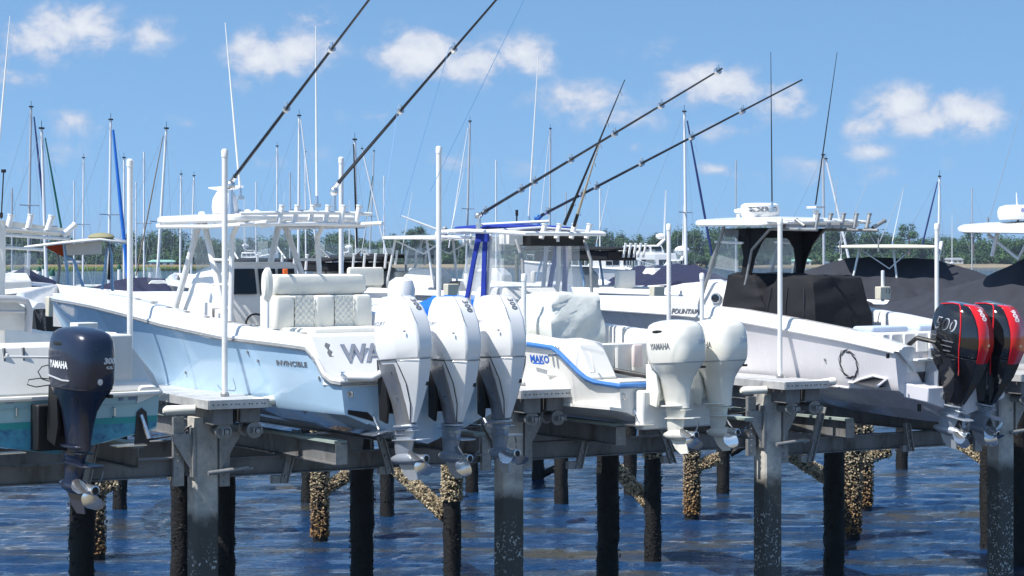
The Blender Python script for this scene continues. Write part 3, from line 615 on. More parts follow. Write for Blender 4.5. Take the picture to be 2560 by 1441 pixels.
# ================================================================ outboard motors
def sect(cx, cy, hx, hf, ha, n, z, k=28, zt=0.):
    """superellipse: hx half width, hf reach forward, ha reach aft, tilt zt per metre of y"""
    r = []
    for i in range(k):
        a = 2 * math.pi * i / k; c, s_ = math.cos(a), math.sin(a); hy = hf if s_ > 0 else ha
        x = hx * abs(c) ** (2 / n) * (1 if c > 0 else -1); y = hy * abs(s_) ** (2 / n) * (1 if s_ > 0 else -1)
        r.append((cx + x, cy + y, z + y * zt))
    return r
def xf(mb, f): mb.v = [f(v) for v in mb.v]; return mb
def gearcase(e, f, mg, mplate, mprop, h=.5, blades=3, rot=0., yoff=0., psc=1., hub=None):
    m_ = MB().loft([sect(0, .02, .085, .2, .15, 2.4, h), sect(0, .02, .07, .2, .15, 2.2, h * .5), sect(0, .02, .055, .2, .15, 2, .06), sect(0, .02, .05, .2, .14, 2, -.02), sect(0, .03, .04, .19, .12, 2, -.12), sect(0, .04, .03, .17, .1, 2, -.17)])
    m_.lathe([(.0, .3), (.03, .275), (.06, .18), (.072, .06), (.07, -.1), (.055, -.17)], (0, 0, -.22), 'y', 16)
    m_.prism([(-.006, .18, -.25), (-.006, .0, -.25), (-.006, -.13, -.27), (-.006, -.16, -.46), (-.006, -.02, -.47), (-.006, .08, -.4)], (.012, 0, 0))
    obj('gearcase', xf(m_, f), mg, e)
    m_ = MB().prism([(-.045, .22, -.008), (.045, .22, -.008), (.09, .0, -.008), (.11, -.3, -.008), (.06, -.36, -.008), (-.06, -.36, -.008), (-.11, -.3, -.008), (-.09, .0, -.008)], (0, 0, .016))
    m_.prism([(-.05, .24, .10), (.05, .24, .10), (.08, 0, .10), (.07, -.19, .10), (-.07, -.19, .10), (-.08, 0, .10)], (0, 0, .012))
    obj('anti_ventilation_plate', xf(m_, f), mplate, e, bevel=.003)
    m_ = MB().lathe([(.052, -.16), (.05, -.2), (.048, -.33), (.036, -.335), (.03, -.31), (0, -.31)], (0, 0, -.22), 'y', 16)
    for b in range(blades):
        a0 = rot + b * 2 * math.pi / blades; g_ = []
        for side in (0, 1):
            rows_ = []
            for i in range(7):
                t_ = i / 6; r_ = .04 + .168 * psc * t_; wd_ = math.sqrt(max(.0, 1 - (t_ * 1.9 - .85) ** 2 / 1.3)) * 1.0 if t_ < 1 else .2
                rows_.append([(r_ * math.cos(a0 + .5 * t_ + u * wd_ * .74 / (1 + t_)), -.245 - u * wd_ * .085 - .02 * t_ + side * .006, -.22 + r_ * math.sin(a0 + .5 * t_ + u * wd_ * .74 / (1 + t_))) for u in (-1, -.5, 0, .5, 1)])
            m_.grid(rows_)
    obj('propeller', xf(m_, f), mprop, e, recalc=False, sharp=60)
    m_ = MB().lathe([(0, -.336), (.034, -.337), (.034, -.31)], (0, 0, -.22), 'y', 14); obj('propeller_hub', xf(m_, f), hub or black, e)
def placer(x, y, z, trim=0., sc_=1., steer=0., zp=.55, wx=1., wf=1.):
    Mx = Matrix.Translation((x, y, z)) @ Matrix.Translation((0, .25, zp)) @ Matrix.Rotation(R(steer), 4, 'Z') @ Matrix.Rotation(R(-trim), 4, 'X') @ Matrix.Translation((0, -.25, -zp)) @ Matrix.Scale(sc_, 4)
    f = lambda v: tuple(Mx @ Vector((v[0] * (wx if v[2] > .12 else 1), v[1] * (wf if v[1] > 0 and v[2] > .12 else 1), v[2]))); f.M = Mx; return f
def bracket(e, f, m, z0=.2, z1=.95, w=.17, y0=.18, y1=.46):
    m_ = MB()
    for s_ in (-1, 1): m_.prism([(s_ * w - .02, y1 - .04, z1), (s_ * w - .02, y0 + .05, z1 - .02), (s_ * w - .02, y0, z0 + .2), (s_ * w - .02, y0 + .06, z0), (s_ * w - .02, y1 - .02, z0 + .05)], (.04, 0, 0))
    m_.box((0, (y0 + y1) / 2 - .02, (z0 + z1) / 2), (w * 1.5, .1, (z1 - z0) * .7)); m_.tube([(-w - .03, y0 + .1, z1 - .04), (w + .03, y0 + .1, z1 - .04)], .035, 10); m_.tube([(0, y0 + .02, z0 + .1), (0, y1 - .06, z0 + .35)], .045, 10)
    obj('clamp_bracket', xf(m_, f), m, e, bevel=.004)
def facet(a, ya, w, ys, yf, z, cy=0.):
    m = w * .62; return [(a, ya, z), (w, ys, z), (w, yf * .55, z), (m, yf, z), (-m, yf, z), (-w, yf * .55, z), (-w, ys, z), (-a, ya, z)]
def lerp3(a, b, t): return tuple(a[i] + (b[i] - a[i]) * t for i in range(3))
def mercury(parent, x, y, z, steer, trim, prot, red=False, rear_mark='300', sc_=1.0):
    e = sub('outboard_motor', parent); f = placer(x, y, z, trim, sc_, steer, wx=1. if red else .9, wf=1. if red else .62)
    body = engblack if red else engw; lo = engblack if red else enggrey
    S = [(.028, -.17, .048, -.13, -.08, .20), (.055, -.27, .095, -.205, -.12, .42), (.085, -.36, .172, -.23, -.10, .66), (.097, -.40, .248, -.21, .12, .84), (.10, -.41, .275, -.19, .34, .925)]
    T = [(.10, -.412, .277, -.19, .34, .93), (.115, -.435, .30, -.19, .42, 1.06), (.12, -.43, .302, -.185, .44, 1.2), (.12, -.385, .292, -.16, .44, 1.38), (.115, -.30, .262, -.12, .42, 1.53), (.10, -.19, .215, -.06, .36, 1.64), (.09, -.12, .17, -.01, .31, 1.675)]
    if red: S = [(a_ * 1.5,) + r_ for a_, *r_ in map(lambda q_: (q_[0], *q_[1:]), S) for r_ in [tuple(r_)]]; T = [(q_[0] * 1.5,) + tuple(q_[1:]) for q_ in T]
    c1 = MB().loft([facet(*s_[:5], s_[5]) for s_ in S]); c2 = MB().loft([facet(*s_[:5], s_[5]) for s_ in T])
    lw = [tuple(v) for v in c1.v]; cs = MB(); cs.v = list(c1.v); cs.f = list(c1.f); up = MB(); up.v = list(c2.v); up.f = list(c2.f)
    obj('lower_cowl', xf(c1, f), body, e, bevel=.012); obj('top_cowl', xf(c2, f), body, e, bevel=.018)
    # side chaps: the darker inner body ahead of the white wedge
    m_ = MB().loft([facet(.04, -.13, .085, -.05, .2, .17), facet(.05, -.19, .125, -.08, .27, .42), facet(.07, -.25, .195, -.1, .36, .66), facet(.08, -.28, .258, -.13, .42, .84), facet(.08, -.3, .27, -.14, .43, .95)])
    obj('midsection', xf(m_, f), lo, e, bevel=.01)
    m_ = MB().loft([facet(.05, -.165, .13, -.05, .25, .15), facet(.05, -.165, .13, -.05, .25, .175)]); m_.loft([facet(.04, -.15, .11, -.05, .24, .02 + .1), facet(.045, -.155, .115, -.05, .24, .135)])
    obj('adapter_plate', xf(m_, f), enggrey2, e, bevel=.004)
    # panel seams and accents on the aft faces
    def strip(pts, w, m, name, tgt=None):
        q = MB().tube([f(p) for p in pts], w, 5); return obj(name, q, m, e)
    if not red: strip([(-.075, -.13, 1.676), (-.098, -.20, 1.64), (-.114, -.31, 1.53), (-.119, -.395, 1.38)], .0045, greyink, 'crease_line')
    bo = xf(MB().loft([facet(*s_[:5], s_[5]) for s_ in T]), f)
    up_ = (f.M.to_3x3() @ Vector((0, .42, 1))).normalized(); sd_ = (f.M.to_3x3() @ Vector((1, 0, 0))).normalized()
    if not red:
        lettering(rear_mark, .105, f((.03, -.27, 1.565)), (-up_), sd_, greyink, e, bo, .004, spacing=1.15, bold=.003)
        q = MB().box((.065, -.345, .66), (.04, .03, .085)); obj('drain_slot', xf(q, f), black, e)
        for yy, zz, ww in ((-.05, .8, .245), (-.02, .5, .15), (-.32, 1.25, .235)): obj('bolt', xf(MB().lathe([(.009, -.012), (.009, .012)], (-ww, yy, zz), 'x', 8), f), greyink, e)
        lettering('MERCURY', .06, f((-.3, .16, 1.36)), f.M.to_3x3() @ Vector((0, -1, 0)), f.M.to_3x3() @ Vector((0, 0, 1)), silverink, e, bo, .004, shear=.2)
    else:
        # red aft band and red outline on the side
        band = MB()
        prof_ = [(.092, -.05, 1.682), (.092, -.122, 1.679), (.102, -.194, 1.643), (.117, -.304, 1.533), (.122, -.389, 1.383), (.122, -.434, 1.2), (.117, -.439, 1.06), (.10, -.41, .92), (.085, -.362, .74), (.07, -.30, .6)]
        band.grid([[f((-xx * 1.4, yy, zz)), f((0, yy - .002, zz)), f((xx * 1.47, yy, zz))] for i, (xx, yy, zz) in enumerate(prof_)])
        q = obj('red_band', band, engred, e, recalc=False, sharp=20); sm = q.modifiers.new('thick', 'SOLIDIFY'); sm.thickness = .012; sm.offset = 0
        lettering(rear_mark, .125, f((.03, -.27, 1.565)), (-up_), sd_, whiteink, e, bo, .012, spacing=1.0, bold=.004)
        strip([(-.17, -.0, 1.68), (-.217, -.06, 1.645), (-.264, -.12, 1.535), (-.296, -.165, 1.38), (-.306, -.187, 1.2), (-.303, -.192, 1.06), (-.28, -.192, .93), (-.23, -.185, .74), (-.2, -.17, .66)], .009, engred, 'red_outline')
        strip([(-.17, -.0, 1.682), (-.175, .12, 1.68), (-.22, .28, 1.645)], .009, engred, 'red_outline')
        lettering('500', .25, f((-.3, .12, 1.36)), f.M.to_3x3() @ Vector((0, -1, 0)), f.M.to_3x3() @ Vector((0, 0, 1)), silverink, e, bo, .004, shear=.2)
        lettering('500', .22, f((-.3, .125, 1.36)), f.M.to_3x3() @ Vector((0, -1, 0)), f.M.to_3x3() @ Vector((0, 0, 1)), darkink, e, bo, .007, shear=.2, bold=.002)
        q = MB(); 
        for k in range(3): q.box((-.302, .02 + .02 * k, 1.13 - .07 * k), (.012, .2, .012))
        obj('side_rib', xf(q, f), enggrey, e)
        q = MB().lathe([(0, -.012), (.022, -.01), (.022, 0)], (.055, -.436, 1.14), 'y', 14); obj('badge', xf(q, f), steel, e)
    if not red:
        for s_ in (-1, 1): strip([(s_ * .279, .25, .93), (s_ * .281, -.185, .93), (s_ * .252, -.21, .84), (s_ * .176, -.232, .66), (s_ * .099, -.207, .42), (s_ * .051, -.132, .2)], .006, darkink, 'trim_seal')
        strip([(-.28, -.19, .929), (-.112, -.418, .929), (.112, -.418, .929), (.28, -.19, .929)], .0035, greyink, 'cowl_seam')
    bracket(e, f, black if not red else enggrey2); gearcase(e, f, enggrey2, enggrey2, steel, .13, 3 if not red else 5, prot)
    return e
def yamaha(parent, x, y, z, steer, trim, prot, m, m2, sc_=1.0, ink=greyink, ink2=silverink, leg=None, hose=None, full=True):
    e = sub('outboard_motor', parent); f = placer(x, y, z, trim, sc_, steer, wx=.8 if m is engnavy else 1., wf=.75 if m is engnavy else .95); leg = leg or m
    S = [(.73, .272, .36, .40, 3.0), (.78, .28, .38, .415, 3.2), (.92, .286, .39, .42, 3.4), (1.06, .285, .39, .412, 3.3), (1.17, .276, .38, .39, 3.1), (1.23, .255, .355, .35, 2.8), (1.262, .21, .30, .27, 2.5), (1.282, .14, .21, .15, 2.2), (1.29, .05, .08, .05, 2)]
    cw = xf(MB().loft([sect(0, 0, a, b, c_, n, z_, 36) for z_, a, b, c_, n in S]), f); obj('cowl', cw, m, e, sharp=50)
    L = [(.13, .085, .20, .2, 2.2), (.2, .10, .22, .2, 2.2), (.36, .125, .24, .215, 2.3), (.5, .16, .25, .25, 2.4), (.6, .205, .27, .31, 2.6), (.68, .255, .33, .38, 2.8), (.722, .268, .355, .395, 3)]
    obj('lower_cowl', xf(MB().loft([sect(0, 0, a, b, c_, n, z_, 36) for z_, a, b, c_, n in L]), f), leg, e, sharp=50)
    q = MB().loft([sect(0, 0, .274, .362, .402, 3, .721, 36), sect(0, 0, .274, .362, .402, 3, .73, 36)]); obj('cowl_seal', xf(q, f), rubber if m is engnavy else greyink, e)
    q = MB()
    for s_ in (-1, 1): q.add([f((s_ * .25, .12 - .3 * math.cos(t_) * .8, 1.15 + .055 * math.sin(t_))) for t_ in [math.pi * i / 8 for i in range(9)]], [tuple(range(9))])
    q2 = MB()
    for s_ in (-1, 1):
        q2.loft([[ (s_ * (.262 - .3 * (zz - 1.12)), .02 + yy, zz) for zz in (1.125, 1.125 + hh)] for yy, hh in ((-.2, .004), (-.12, .035), (0, .05), (.12, .035), (.2, .004))], False, False, False)
    for s_ in (-1, 1): obj('air_intake', xf(MB().ell((s_ * .247, .03, 1.135), (.04, .17, .036), 12, 6), f), black, e)
    ax = lambda *v: f.M.to_3x3() @ Vector(v)
    p_ = f((0, -.36, 1.13)); q = MB().lathe([(0, -.016), (.03, -.014), (.034, -.0), (.034, .03)], (0, 0, 0), 'y', 16)
    Mr = Matrix.Translation((.09, -.365, 1.145)) @ Matrix.Rotation(R(-28), 4, 'X') @ Matrix.Rotation(R(10), 4, 'Z'); obj('emblem', xf(xf(q, lambda v: tuple(Mr @ Vector(v))), f), slateink, e)
    lettering('YAMAHA', .105, f((-.3, -.02, .94)), ax(0, -1, 0), ax(0, 0, 1), ink, e, cw, .004, sx=.82, bold=.003)
    lettering('300', .085, f((.10, -.45, .99)), ax(1, .05, 0), ax(0, 0, 1), ink2, e, cw, .004, bold=.004, shear=.15, sx=1.2)
    q = MB().box((.17, -.335, .655), (.05, .05, .03)); obj('exhaust_port', xf(q, f), black, e)
    q = MB()
    for k in range(2): q.lathe([(.01, -.01), (.01, .01)], (-.02 + .05 * k, -.215, .46), 'y', 8)
    obj('bolt', xf(q, f), black, e)
    q = MB().loft([sect(0, .02, .15, .28, .19, 2.2, .155), sect(0, .02, .15, .28, .19, 2.2, .175)]); obj('splash_plate', xf(q, f), leg, e, bevel=.003)
    bracket(e, f, m2, .15, .72, .15); gearcase(e, f, leg, leg, steel, .16, 3, prot)
    if m is engnavy:
        q = MB().tube([f((-.285, .22, .83)), f((-.292, -.02, .81)), f((-.292, -.1, .80)), f((-.27, -.2, .80))], .009 * sc_, 6); obj('silver_stripe', q, silverink, e)
        q = MB().lathe([(0, -.012), (.03, -.01), (.03, .02)], (-.03, -.418, .80), 'y', 16); obj('badge', xf(q, f), silverink, e)
        lettering('4.2L', .04, f((.10, -.45, .93)), ax(1, .05, 0), ax(0, 0, 1), ink2, e, cw, .004, bold=.002, sx=1.3)
    return e
# ================================================================ hull and deck builders
def interp(tab, y):
    if y <= tab[0][0]: return tab[0][1:]
    for a, b in zip(tab, tab[1:]):
        if a[0] <= y <= b[0]:
            t_ = (y - a[0]) / (b[0] - a[0]); return tuple(a[i] + (b[i] - a[i]) * t_ for i in range(1, len(a)))
    return tab[-1][1:]
def hull(parent, tab, m, name='hull', transom=True, mbot=None, botz=None, n=34, label=None):
    """tab rows: y, half sheer, z rub, half chine, z chine, z keel, flare power"""
    ys = [tab[0][0] + (tab[-1][0] - tab[0][0]) * (i / n) for i in range(n + 1)]; rings = []
    for y in ys:
        hs, zs, hc, zc, zk, fl = interp(tab, y); half = [(0, zk)]
        half += [(hc * .45, zk + (zc - zk) * .42), (hc * .47, zk + (zc - zk) * .40), (hc * .72, zk + (zc - zk) * .70), (hc * .74, zk + (zc - zk) * .68), (hc, zc - .01), (hc + .015, zc + .02)]
        for t_ in (.12, .25, .4, .55, .7, .85, 1.0): half.append((hc + .015 + (hs - hc - .015) * t_ ** fl, zc + .02 + (zs - zc - .02) * t_))
        rings.append([(-x, y, z) for x, z in half[::-1]] + [(x, y, z) for x, z in half[1:]])
    mb = MB().loft(rings, False, False, False)
    if transom: mb.add(rings[0], [tuple(range(len(rings[0])))])
    return obj(name, mb, m, parent, sharp=28, label=label), mb
def capdeck(parent, tab, m, zdeck, wd=.3, name='gunwale', n=40, inner=None, close=True, foredeck=None):
    """tab rows: y, half beam at rub, z rub, z top"""
    ys = [tab[0][0] + (tab[-1][0] - tab[0][0]) * (i / n) for i in range(n + 1)]
    for s_ in (-1, 1):
        rows_ = []
        for y in ys:
            hb, zr, zt = interp(tab, y); dk = zdeck(y) if callable(zdeck) else zdeck; w_ = max(hb - wd, 0.0); g = lambda q: max(hb - q, 0)
            rows_.append([(s_ * (hb + .004), y, zr - .01), (s_ * g(.01), y, zr + .03), (s_ * g(.045), y, zt - .04), (s_ * g(.07), y, zt - .01), (s_ * g(.11), y, zt), (s_ * g(wd - .03), y, zt - .004), (s_ * g(wd), y, zt - .03), (s_ * g(wd + .03), y, min(dk, zt - .04))])
        obj(name, MB().grid(rows_).add(rows_[0], [tuple(range(8))]), m, parent, sharp=50)
    rows_ = []
    for y in ys:
        hb, zr, zt = interp(tab, y); dk = min(zdeck(y) if callable(zdeck) else zdeck, zt - .04); w_ = max(hb - wd - .03, 0); rows_.append([(-w_, y, dk), (0, y, dk + .01), (w_, y, dk)])
    obj('deck', MB().grid(rows_), inner or m, parent)
def rail(parent, tab, m, r=.02, name='rub_rail', n=40, off=.012, extra=None, zo=0.):
    ys = [tab[0][0] + (tab[-1][0] - tab[0][0]) * (i / n) for i in range(n + 1)]; mb = MB()
    P_ = [(-(interp(tab, y)[0] + off), y, interp(tab, y)[1] + zo) for y in ys]; Q_ = [(-p[0], p[1], p[2]) for p in P_]
    mb.tube((extra or []) + P_ + Q_[::-1] + ([(-a, b, c_) for a, b, c_ in extra][::-1] if extra else []), r, 8); return obj(name, mb, m, parent)
def slab(outline, z0, z1, camber=0., rnd=.03):
    """rounded-edge plate from a closed outline of (x, y)"""
    cx = sum(p[0] for p in outline) / len(outline); cy = sum(p[1] for p in outline) / len(outline); hx = max(abs(p[0] - cx) for p in outline)
    def ring(k, z): return [(cx + (p[0] - cx) * k, cy + (p[1] - cy) * k, z + camber * (1 - ((p[0] - cx) * k / hx) ** 2)) for p in outline]
    m_ = MB().loft([ring(.3, z0 + .004), ring(.7, z0 + .002), ring(.975, z0), ring(1, z0 + (z1 - z0) * .3), ring(1, z0 + (z1 - z0) * .7), ring(.975, z1), ring(.7, z1 + .004), ring(.3, z1 + .006)]); return m_
def rrect(x0, x1, y0, y1, r, n=5, taper=0.):
    pts = []
    for cx, cy, a0 in ((x1 - r, y1 - r, 0), (x0 + r, y1 - r, 90), (x0 + r, y0 + r, 180), (x1 - r, y0 + r, 270)):
        for i in range(n + 1):
            a = R(a0 + 90 * i / n); X, Y_ = cx + r * math.cos(a), cy + r * math.sin(a); X *= 1 - taper * (Y_ - y0) / (y1 - y0); pts.append((X, Y_))
    return pts
def rod_holder(parent, p, q, r=.03, m=white): 
    return obj('rod_holder', MB().tube([p, q, (q[0], q[1], q[2] - .002)], [r, r, r * .55], 12, False).tube([q, lerp3(q, p, .06)], r * 1.25, 12), m, parent)
def outrigger(parent, p, q, r0, m, rings=(.36, .62), nseg=8, name='outrigger_pole'):
    pts = [lerp3(p, q, i / nseg) for i in range(nseg + 1)]; o = obj(name, MB().tube(pts, [r0 * (1 - .55 * i / nseg) for i in range(nseg + 1)], 8), m, parent)
    for k in rings:
        c_ = lerp3(p, q, k); g = MB().tube([lerp3(p, q, k - .004), lerp3(p, q, k + .004)], r0 * 1.9, 10); g.tube([c_, (c_[0], c_[1], c_[2] + r0 * 3.2)], r0 * .9, 8); obj('line_guide', g, steel if r0 > .02 else black, o)
    return o
def antenna(parent, p, q, r, m, base=True):
    o = obj('antenna', MB().tube([p, lerp3(p, q, .5), q], [r, r * .75, r * .35], 8), m, parent)
    if base: obj('antenna_mount', MB().tube([(p[0], p[1], p[2] - .16), (p[0], p[1], p[2] - .02), p], [.03, .022, .018], 8).box((p[0], p[1], p[2] - .13), (.09, .07, .05)), steel, o)
    return o
def rounded(c_, d, r=.05, n=5):
    """soft cushion block"""
    return MB().loft([[(x, y, c_[2] + z) for x, y in rrect(c_[0] - (d[0] / 2 - i), c_[0] + d[0] / 2 - i, c_[1] - (d[1] / 2 - i), c_[1] + d[1] / 2 - i, min(r, d[0] / 2 - i - .001, d[1] / 2 - i - .001), n)]
                     for z, i in ((-d[2] / 2, r * .8), (-d[2] / 2 + r * .3, r * .25), (-d[2] / 2 + r, 0), (d[2] / 2 - r, 0), (d[2] / 2 - r * .3, r * .25), (d[2] / 2, r * .8))])

# ================================================================ boat with triple white engines (pale blue)
BI = boatframe(2.2, -1.75, 8); x, y = BI.W(0, 0)
inv = thing('center_console_boat', 'pale blue fishing boat on a lift with three white outboards and a white hardtop', 'boat', (x, y, 3.4), BI.a)
HI = [(0.0, 1.22, 4.10, 1.16, 3.75, 3.34, 1), (.25, 1.27, 4.12, 1.18, 3.75, 3.34, 1), (.42, 1.29, 4.36, 1.19, 3.75, 3.34, 1), (.6, 1.33, 4.49, 1.2, 3.75, 3.34, 1), (1.2, 1.41, 4.52, 1.22, 3.75, 3.35, 1.0), (2.4, 1.48, 4.56, 1.24, 3.76, 3.37, 1.1), (4.0, 1.47, 4.67, 1.2, 3.78, 3.42, 1.3),
      (5.4, 1.36, 4.78, 1.05, 3.9, 3.48, 1.5), (6.8, 1.14, 4.85, .8, 4.05, 3.58, 1.7), (8.2, .84, 4.88, .48, 4.22, 3.74, 1.9), (9.3, .52, 4.88, .22, 4.38, 3.95, 1.9), (10.1, .26, 4.88, .08, 4.55, 4.22, 1.8), (10.72, .03, 4.88, .01, 4.8, 4.7, 1.5)]
_, hI = hull(inv, HI, blue, n=72)
CI = [(.46, 1.31, 4.36, 4.385), (.64, 1.34, 4.50, 4.66), (1.36, 1.43, 4.53, 4.69), (2.66, 1.5, 4.57, 4.77), (4.0, 1.49, 4.68, 4.9), (5.5, 1.36, 4.79, 5.02), (6.8, 1.15, 4.86, 5.06), (8.2, .85, 4.89, 5.05), (9.3, .53, 4.89, 5.03), (10.1, .27, 4.89, 5.01), (10.75, .04, 4.89, 4.99)]
capdeck(inv, CI, gel, lambda y: 3.95 if y < 5.6 else 4.45, .3, n=60)
tI = [(h[0], h[1], h[2]) for h in HI]
rail(inv, tI, galv, .019, n=72, extra=[(-.2, -.02, 4.10), (-1.1, -.02, 4.10)]); rail(inv, tI, gel, .024, name='white_rub_strip', n=72, off=.006, extra=[(-.2, -.015, 4.14), (-1.1, -.015, 4.14)], zo=.035)
# stern: sloped transom panel with the name, low platform
m_ = MB().loft([[(s_ * a_, b_, c_) for a_, b_, c_ in ((1.24, .30, 4.14), (1.275, .42, 4.38), (1.29, .60, 4.655), (1.29, .9, 4.67), (1.05, .9, 4.0))] for s_ in (-1, 1)]); obj('transom_panel', m_, gel, inv, bevel=.02)
m_ = MB().loft([[(-1.215, -.01, 4.07), (-1.215, -.01, 4.155), (-1.27, .34, 4.155), (-1.27, .34, 4.07)], [(1.215, -.01, 4.07), (1.215, -.01, 4.155), (1.27, .34, 4.155), (1.27, .34, 4.07)]]); obj('swim_platform', m_, gel, inv, bevel=.012)
nd = Vector((0, -.9, .42)).normalized(); upv = Vector((0, .42, .9)).normalized()
q, n_ = text_mesh('WA', .32, (-.66, .436, 4.42), (1, 0, 0), upv, bold=.013, shear=.1, depth=.003); obj('lettering', q, slateink, inv, smooth=False, recalc=False)
q, n_ = text_mesh('WA', .32, (-.66, .431, 4.422), (1, 0, 0), upv, bold=.004, shear=.1, depth=.003); obj('lettering', q, mat('mid_grey_lettering', (.36, .37, .40), .35, .3), inv, smooth=False, recalc=False)
lettering('INVINCIBLE', .085, BI.onx(735, 910, -1.3), (0, -1, 0), (0, 0, 1), greyink, inv, hI, .004, sx=1.35, bold=.002, spacing=1.05)
def decal_poly(parent, pts, m, target, name='emblem', nd=Vector((-1, 0, 0)), lift=.004):
    mb = MB().add(pts, [tuple(range(len(pts)))]); conform(mb, nd, target, lift); mb2 = MB().prism(mb.v, nd * .002); return obj(name, mb2, m, parent, smooth=False)
# fish shaped vent on the quarter, hull vents
q = MB(); P_ = [BI.onx(a, b, -1.345) for a, b in ((816, 857), (826, 862), (822, 872), (832, 880), (828, 888), (836, 893), (826, 893), (820, 882), (822, 876), (813, 866))]
obj('side_vent', q.prism([(p[0] - .0, p[1], p[2]) for p in P_], (-.012, 0, 0)), greyink, inv)
for a, b in ((780, 915), (792, 930), (800, 946)):
    p = BI.onx(a, b, -1.26); obj('thru_hull_fitting', MB().lathe([(.026, -.012), (.026, .09), (.016, .09), (.016, -.012)], (p[0] - .0, p[1], p[2]), 'x', 10), steel, inv)
for a, b in ((660, 902), (462, 932), (640, 880)):
    p = BI.onx(a, b, -1.30); h = BVHTree.FromPolygons([Vector(v) for v in hI.v], hI.f).ray_cast(Vector((-3, p[1], p[2])), Vector((1, 0, 0)))
    if h[0] is not None: obj('thru_hull_fitting', MB().lathe([(.02, -.012), (.02, .01)], h[0], 'x', 10), greyink, inv)
obj('boarding_door_seam', xf(MB().tube([BI.onx(*k, -1.0) for k in ((592, 960), (600, 972), (636, 975), (641, 968), (640, 945))], .0045, 5), lambda v: (lambda h: (h[0].x - .003, v[1], v[2]) if h[0] is not None else v)(BVHTree.FromPolygons([Vector(w_) for w_ in hI.v], hI.f).ray_cast(Vector((-3, v[1], v[2])), Vector((1, 0, 0))))), greyink, inv, smooth=False)
p = BI.ony(875, 985, -.01); obj('tow_eye', MB().tube([(p[0] - .0, -.01, p[2] + .03), (p[0], -.06, p[2] + .02), (p[0], -.06, p[2] - .03), (p[0], -.01, p[2] - .04)], .012, 8).lathe([(.04, -.012), (.04, .0)], (p[0], 0, p[2]), 'y', 12), steel, inv)
# notch and trim tab under the transom
obj('stern_notch', MB().loft([[(-1.13, -.012, 3.80), (-1.13, -.012, 3.75), (-.72, -.012, 3.63), (-.86, -.012, 3.76)], [(-1.13, .02, 3.80), (-1.13, .02, 3.75), (-.72, .02, 3.63), (-.86, .02, 3.76)]]), black, inv, smooth=False)
for s_ in (-1, 1): obj('trim_tab', MB().box((s_ * .78, -.12, 3.53), (.34, .26, .012), Matrix.Rotation(R(8 * s_), 3, 'Y')).tube([(s_ * .78, -.01, 3.7), (s_ * .78, -.13, 3.56)], .018, 8), steel, inv)
obj('rigging_hose', MB().tube([(-1.15, .1, 4.2), (-1.12, -.05, 4.19), (-.95, -.25, 4.18), (-.82, -.3, 4.25)], .045, 12), gel, inv)
for xx in (-.5, .1): obj('rigging_hose', MB().tube([(xx, .05, 4.2), (xx + .1, -.15, 4.3), (xx + .2, -.35, 4.3)], .035, 10), black, inv)
for k, (xx, zz, st, pr_) in enumerate(((-.72, 3.45, 6, .4), (0, 3.33, 0, 2.0), (.72, 3.43, -4, 1.0))):
    mercury(inv, xx + .02, -.50, 3.44 + (0, -.0, .0)[k], st, (5, 1, 3)[k], pr_)
# cockpit: stern seat, leaning post, console
obj('coaming_bolster', rounded((0, .98, 4.67), (2.2, .3, .12), .05), cream, inv, bevel=0)
m_ = MB(); ya = 2.55
sb = sub('leaning_post', inv)
obj('seat_base', MB().loft([[(-.62, 2.5, 3.97), (.72, 2.5, 3.97), (.72, 3.1, 3.97), (-.62, 3.1, 3.97)], [(-.64, 2.42, 4.58), (.74, 2.42, 4.58), (.74, 3.1, 4.58), (-.64, 3.1, 4.58)]]), gel, sb, bevel=.04)
obj('seat_cushion', rounded((.05, 2.2, 4.60), (1.34, .62, .16), .06), cream, sb)
obj('bolster', rounded((.05, 2.68, 5.22), (1.42, .38, .28), .08), cream, sb)
for xx, w_ in ((-.545, .30), (.05, .32), (.645, .30)): obj('back_panel', rounded((xx, 2.5, 4.85), (w_, .18, .48), .06), cream, sb)
def quilt(x0, x1, z0, z1, y_):
    nx, nz = 22, 34; rows_ = []
    for j in range(nz + 1):
        z = z0 + (z1 - z0) * j / nz; r_ = []
        for i in range(nx + 1):
            x_ = x0 + (x1 - x0) * i / nx; a = (x_ - x0) / .085; b = (z - z0) / .085; h_ = abs(math.sin(math.pi * (a + b) / 1)) * abs(math.sin(math.pi * (a - b) / 1)); r_.append((x_, y_ - .022 * h_ ** .5, z))
        rows_.append(r_)
    return MB().grid(rows_)
for x0 in (-.395, .21): obj('quilted_panel', quilt(x0, x0 + .285, 4.61, 5.08, 2.445), cream, sb, sharp=180)
obj('back_core', MB().span((-.68, 2.46, 4.58), (.78, 2.85, 5.09)), cream, sb, bevel=.03)
p = BI.onx(668, 712, -.95); obj('helm_seat', MB().lathe([(0, -.06), (.1, -.055), (.13, -.02), (.13, .03), (.1, .055), (0, .06)], (0, 0, 0), 'x', 20), cream, inv).location = (p[0], p[1], p[2] - 3.4)
bpy.data.objects['helm_seat'].scale = (1, .55, 1.65)
bpy.data.objects['helm_seat'].data.transform(Matrix.Translation((0, 0, 3.4)))
obj('seat_pedestal', MB().tube([(p[0], p[1], 4.0), (p[0], p[1], p[2] - .1)], .03, 8).span((p[0] - .14, p[1] - .2, 3.98), (p[0] + .2, p[1] + .25, 4.6)), gel, inv, bevel=.03)
cons = sub('console', inv)
